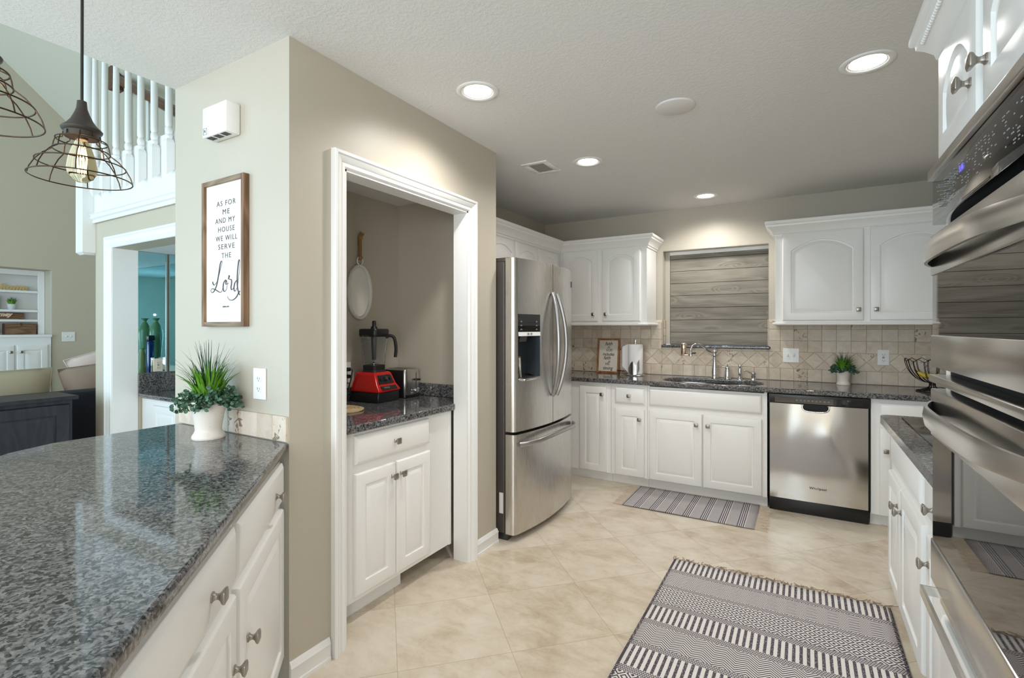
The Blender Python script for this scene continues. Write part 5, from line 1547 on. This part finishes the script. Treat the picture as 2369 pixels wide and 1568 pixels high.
def vase(label, x, y):
    t = thing('vase', label, 'vase', (x, y, .7862), 0, 'green vases on the wet bar')
    obj('body', MB().lathe([(.001, 0), (.028, 0), (.030, .01), (.028, .03), (.036, .22), (.048, .40), (.054, .49), (.051, .53), (.038, .575), (.024, .602), (.018, .618), (.019, .63), (.032, .648), (.030, .65), (.014, .62), (.001, .60)], (0, 0, 0), 32), VASE, t, smooth=50)
vase('tall green vase in the mirrored bar, the one closer to the metal strip', -4.51, 2.338)
vase('tall green vase in the mirrored bar, the one closer to the white jamb', -4.36, 2.308)
jb = thing('jar', 'amber mosaic glass jar on the wet bar', 'jar', (-4.49, 2.231, .7862))
obj('body', MB().lathe([(.001, 0), (.034, 0), (.040, .02), (.042, .18), (.038, .29), (.025, .33), (.022, .36), (.024, .37), (.001, .372)], (-4.49, 2.231, .7862), 20), GOLDGLASS, jb, True, smooth=30)
bt = thing('bottle', 'squat blue bottle with a black cap on the wet bar', 'bottle', (-4.612, 2.243, .7862))
obj('glass_body', MB().box(-4.647, -4.577, 2.218, 2.268, .7864, 1.225, .012), BLUEGLASS, bt, True)
obj('cap', MB().box(-4.65, -4.574, 2.215, 2.271, 1.226, 1.275, .01), BLACK, bt, True)

# ------------------------------------------------------------------ stair gallery: newel, balusters, cherry handrail
nw = thing('newel_post', 'square white newel post with a chamfered foot at the gallery corner', 'newel post', (-5.30, 1.80, 1.97))
obj('drop_box', MB().loft([[(x, y, z) for x, y in rrect(-5.363 + i, -5.231 - i, 1.757 + i, 1.89 - i, .004, 2)] for z, i in ((1.965, .02), (1.985, .0), (2.80, 0))], True, True), TRIM, nw, True, smooth=20)
obj('turned_shaft', MB().lathe([(.050, 2.80), (.050, 2.83), (.040, 2.85), (.046, 2.88), (.040, 2.91), (.050, 2.95), (.046, 3.3), (.042, 3.85)], (-5.297, 1.824, 0), 20), TRIM, nw, True, smooth=40)
def baluster(label, x, y):
    t = thing('baluster', label, 'baluster', (x, y, 2.43), 0, 'white balusters along the stair gallery')
    h = .027
    sq_ = lambda e, z, dz=0: [(e, -e * 1, z), (e, e, z), (-e, e, z), (-e, -e, z)]
    mb = MB().loft([[(-h, -h, .05), (h, -h, .0), (h, h, .05), (-h, h, .10)], [(-h, -h, .24), (h, -h, .24), (h, h, .24), (-h, h, .24)], [(-.020, -.020, .262), (.020, -.020, .262), (.020, .020, .262), (-.020, .020, .262)]], True, True)
    obj('square_foot', mb, TRIM, t, smooth=0)
    obj('turned_shaft', MB().lathe([(.020, .262), (.0245, .275), (.0245, .288), (.019, .295), (.024, .310), (.024, .335), (.018, .35), (.0235, .365), (.0235, .40), (.022, .8), (.018, 1.25)], (0, 0, 0), 16), TRIM, t, smooth=40)
    return t
xs = [-3.91, -4.12, -4.325, -4.53, -4.735, -4.94, -5.12]
ords = ['nearest the sign wall', 'second from the sign wall', 'third from the sign wall', 'fourth from the sign wall', 'fifth from the sign wall', 'second from the newel post', 'next to the newel post']
b0 = baluster('white turned gallery baluster ' + ords[0], xs[0], 1.808)
for x, o_ in zip(xs[1:], ords[1:]):
    dup(b0, (x, 1.808, 2.43), None, 'white turned gallery baluster ' + o_)
hr = thing('handrail', 'dark cherry stair handrail behind the white balusters', 'handrail', (-5.6, 2.4, 3.4))
a0_, a1_ = Vector((-6.27, 2.4, 3.98)), Vector((-4.6, 2.4, 3.13))
d_ = (a1_ - a0_).normalized()
obj('rail', MB().tube([a0_, a1_], (.045, .05), 8), RAILWOOD, hr, True, smooth=20)
obj('rail_post', MB().box(-6.34, -6.24, 2.35, 2.45, 3.86, 4.22), RAILWOOD, hr, True, smooth=0)
mb = None
for k in range(3):
    x = -5.95 + k * .36; zt = 3.98 + (x + 6.27) * (3.13 - 3.98) / 1.67
    obj('rail_baluster', MB().lathe([(.018, 2.77), (.018, 3.1), (.015, zt - .02)], (x, 2.4, 0), 12), TRIM, hr, True, smooth=40)

# ------------------------------------------------------------------ living room built-in, decor, sofa
sh = thing('bookcase', 'white built-in shelf unit over cupboards on the far living room wall', 'bookcase', (LX - .2, 1.6, 0))
SXF = LX - .22
obj('frame', MB().box(SXF - .02, SXF, NY1 - .065, NY1 - .002, NZ0, NZ1 - .002).box(SXF - .02, SXF, NY0 + .002, NY0 + .06, NZ0, NZ1 - .002).box(SXF - .02, SXF, NY0 + .06, NY1 - .065, NZ1 - .065, NZ1 - .002), TRIM, sh, True, smooth=0, bevel=.003)
obj('back', MB().box(LX - .379, LX - .372, NY0 + .002, NY1 - .002, NZ0, NZ1 - .002), TRIM, sh, True, smooth=0)
for z in (1.80, 1.565, 1.446):
    obj('shelf', MB().box(LX - .371, SXF + .001, NY0 + .01, NY1 - .066, z - .028, z), TRIM, sh, True, smooth=0, bevel=.003)
obj('cupboard', MB().box(LX - .371, LX + .02, NY0 + .01, NY1 - .012, .05, NZ0 - .03), TRIM, sh, True, smooth=0)
obj('cupboard_top', MB().box(LX - .371, LX + .035, NY0 + .004, NY1 - .006, NZ0 - .03, NZ0), TRIM, sh, True, smooth=0, bevel=.004)
lx = lambda n, parent, y0, y1, kx: None
for y0, y1, kk in ((.90, 1.28, 1), (1.30, 1.66, -1), (1.70, 2.045, 1), (2.065, 2.345, -1)):
    o_ = obj('door', door_mb(y1 - y0, .98, 0, .06), WHITE, sh, False, smooth=28)
    o_.matrix_parent_inverse = Matrix.Identity(4)
    o_.location = (LX + .02 - (LX - .2), y0 - 1.6, .16); o_.rotation_euler = (0, 0, PI / 2)
    kb = link('knob', KNOB, o_); kb.location = ((y1 - y0 - .035) if kk > 0 else .035, -.02, .90)
def word_sign(name, label, s, y, z, size, mat, back=None, sh_=.3):
    t = thing(name, label, 'sign', (LX - .27, y, z))
    mb = text_mb(s, size, .006, shear=sh_, sx=1.0, bold=.004, align='CENTER')
    zz = min(v[1] for v in mb.v)
    mb.xf(Matrix.Translation((LX - .27, y, z - zz + (.0 if back is None else .018))) @ FACE_EAST)
    obj('lettering', mb, mat, t, True, smooth=0)
    if back: obj('board', MB().box(LX - .30, LX - .2775, y - .27, y + .27, z, z + .080), back, t, True, smooth=0)
word_sign('word_sign', 'gold word home standing on the top living room shelf', 'home', 2.11, 1.8005, .105, GOLD)
word_sign('word_sign', 'brown journey board on the low living room shelf', 'the journey', 1.94, 1.4465, .066, Mat('pale lettering', lin(222, 196, 168), .7).m, BASKET)
pp = potted_grass('potted_plant', 'small grassy plant in a pale pot on the living room shelf', (LX - .27, 2.10, 1.5655), .66, 21, .80, 'bowl', None, GREYPOT)
lb = thing('letter_board', 'little black letter board in a wood frame on the living room shelf', 'sign', (LX - .27, 1.90, 1.5655))
obj('frame', MB().box(LX - .29, LX - .265, 1.80, 1.99, 1.566, 1.585).box(LX - .29, LX - .265, 1.80, 1.99, 1.715, 1.732).box(LX - .29, LX - .265, 1.80, 1.817, 1.585, 1.715).box(LX - .29, LX - .265, 1.973, 1.99, 1.585, 1.715), OAK, lb, True, smooth=0)
obj('felt', MB().box(LX - .285, LX - .272, 1.817, 1.973, 1.585, 1.715), SLOT, lb, True, smooth=0)
mb = MB()
for k, w in enumerate((.05, .09, .06, .085)): mb.box(LX - .2725, LX - .2705, 1.838, 1.838 + w, 1.678 - k * .022, 1.686 - k * .022)
obj('lettering', mb, LIGHTINK, lb, True, smooth=0)
bx_ = thing('storage_box', 'rustic brown wooden box on the living room cupboard top', 'box', (LX - .2, 2.15, NZ0))
obj('box_body', MB().box(LX - .33, LX - .20, 2.03, 2.30, NZ0 + .0005, NZ0 + .135), BASKET, bx_, True, smooth=0)
obj('clasp', MB().box(LX - .2, LX - .196, 2.155, 2.175, NZ0 + .11, NZ0 + .14), ALU, bx_, True, smooth=0)
el = thing('elephant_figurine', 'dark carved elephant figurine on the living room cupboard top', 'figurine', (LX - .25, 1.92, NZ0))
sk2 = bpy.data.meshes.new('carving')
P_ = [(0, .02, .098), (0, -.05, .105), (0, .075, .10), (0, .115, .115), (0, .14, .08), (0, .148, .035), (-.025, -.055, .05), (-.025, -.055, .0105), (.025, -.055, .05), (.025, -.055, .0105), (-.025, .055, .05), (-.025, .055, .0105), (.025, .055, .05), (.025, .055, .0105)]
E_ = [(0, 1), (0, 2), (2, 3), (3, 4), (4, 5), (1, 6), (6, 7), (1, 8), (8, 9), (2, 10), (10, 11), (2, 12), (12, 13)]
sk2.from_pydata([(LX - .25 + p[0], 1.90 - p[1], NZ0 + p[2]) for p in P_], E_, [])
o_ = link('carving', sk2, el, True); sk2.materials.append(ELEPHANT)
md = o_.modifiers.new('skin', 'SKIN')
for v_, r_ in zip(sk2.skin_vertices[0].data if sk2.skin_vertices else [], (.05, .05, .045, .036, .018, .011, .022, .018, .022, .018, .022, .018, .022, .018)): v_.radius = (r_, r_)
md2 = o_.modifiers.new('sub', 'SUBSURF'); md2.levels = 1; md2.render_levels = 2
gp = thing('trailing_plant', 'dark trailing plant at the end of the top living room shelf', 'plant', (LX - .28, 1.915, 1.8005))
mb = MB(); Rq = random.Random(6)
for k in range(60):
    c = Vector((LX - .285 + Rq.uniform(-.035, .035), 1.865 + Rq.uniform(-.07, .062), 1.80 + Rq.uniform(.08, .16)))
    n_ = Vector((Rq.uniform(-1, 1), Rq.uniform(-1, 1), Rq.uniform(-1, 1))).normalized(); e = n_.orthogonal().normalized(); f2 = n_.cross(e)
    mb.add([c + e * .016, c + f2 * .011, c - e * .016, c - f2 * .011], [(0, 1, 2, 3)])
obj('foliage', mb, EUCALYPT, gp, True, smooth=0)
obj('pot', MB().lathe([(.001, 0), (.03, 0), (.042, .07), (.04, .075), (.001, .07)], (LX - .28, 1.865, 1.8005), 20), GREYPOT, gp, True, smooth=50)
# sofa with a dark panelled console behind it
cs = thing('console_cabinet', 'dark espresso console with framed end panel standing behind the sofa', 'cabinet', (-5.05, 1.0, 0))
obj('body', MB().box(-5.28, -4.90, -.4, 1.585, .04, .79), ESPRESSO, cs, True, smooth=0)
obj('top', MB().box(-5.30, -4.865, -.42, 1.615, .79, .82), ESPRESSO, cs, True, smooth=0, bevel=.004)
for y0, y1 in ((.50, 1.565), (-.62 + .24, .48)):
    o_ = obj('door', door_mb(y1 - y0, .70, 0, .08), ESPRESSO, cs, False, smooth=28)
    o_.location = (-4.90 + 5.05, y0 - 1.0, .06); o_.rotation_euler = (0, 0, PI / 2)
so_ = thing('sofa', 'dark navy sofa with its back to the kitchen', 'sofa', (-5.8, 1.0, 0))
obj('backrest', MB().box(-5.56, -5.34, -.5, 3.0, .12, .80, .03), SOFACLOTH, so_, True)
obj('seat', MB().box(-6.35, -5.565, -.5, 3.0, .12, .44, .03), SOFACLOTH, so_, True)
obj('armrest', MB().box(-6.35, -5.57, 2.77, 3.0, .445, .66, .03), SOFACLOTH, so_, True)
def cushion(label, loc, rot, w, h, d, mat, seed, cat='cushion', name='sofa_cushion'):
    t = thing(name, label, cat, loc, 0, 'cushions along the sofa back'); t.rotation_euler = rot
    n = 14; Rc = random.Random(seed); mb = MB(); ph = Rc.random() * 6
    for sgn in (-1, 1):
        g = []
        for j in range(n + 1):
            for i in range(n + 1):
                u, v = 2 * i / n - 1, 2 * j / n - 1
                e = ((1 - u ** 4) * (1 - v ** 4)) ** .55
                px_ = u * (w / 2) * (1 - .06 * (1 - abs(v)) * abs(u)); pz_ = v * (h / 2) * (1 - .06 * (1 - abs(u)) * abs(v))
                g.append((sgn * d / 2 * e * (1 + .06 * math.sin(5 * u + ph) * math.cos(4 * v)), px_, pz_))
        mb.add(g, [(j * (n + 1) + i, j * (n + 1) + i + 1, (j + 1) * (n + 1) + i + 1, (j + 1) * (n + 1) + i) for j in range(n) for i in range(n)])
    c_ = obj('cover', mb, mat, t, smooth=80, merge=True)
    pip = []
    for k in range(4):
        a, b_ = ((-1, -1), (1, -1), (1, 1), (-1, 1))[k], ((1, -1), (1, 1), (-1, 1), (-1, -1))[k]
        for i in range(n):
            u, v = a[0] + (b_[0] - a[0]) * i / n, a[1] + (b_[1] - a[1]) * i / n
            pip.append((0, u * (w / 2) * (1 - .06 * (1 - abs(v)) * abs(u)), v * (h / 2) * (1 - .06 * (1 - abs(u)) * abs(v))))
    obj('piping', MB().tube(pip, .005, 6, closed=True), mat, t, smooth=60)
cushion('long khaki cushion on the sofa back', (-5.74, 1.13, .722), (0, math.radians(-8), 0), 1.20, .54, .20, CUSHION_OLIVE, 1)
cushion('taupe cushion on the sofa back by the wall end', (-5.74, 2.22, .775), (math.radians(8), math.radians(-8), 0), .86, .52, .20, CUSHION_BROWN, 2)
cushion('pale blush cushion standing behind the taupe one', (-6.02, 2.34, .88), (math.radians(20), math.radians(-8), 0), .74, .60, .16, CUSHION_PINK, 3)
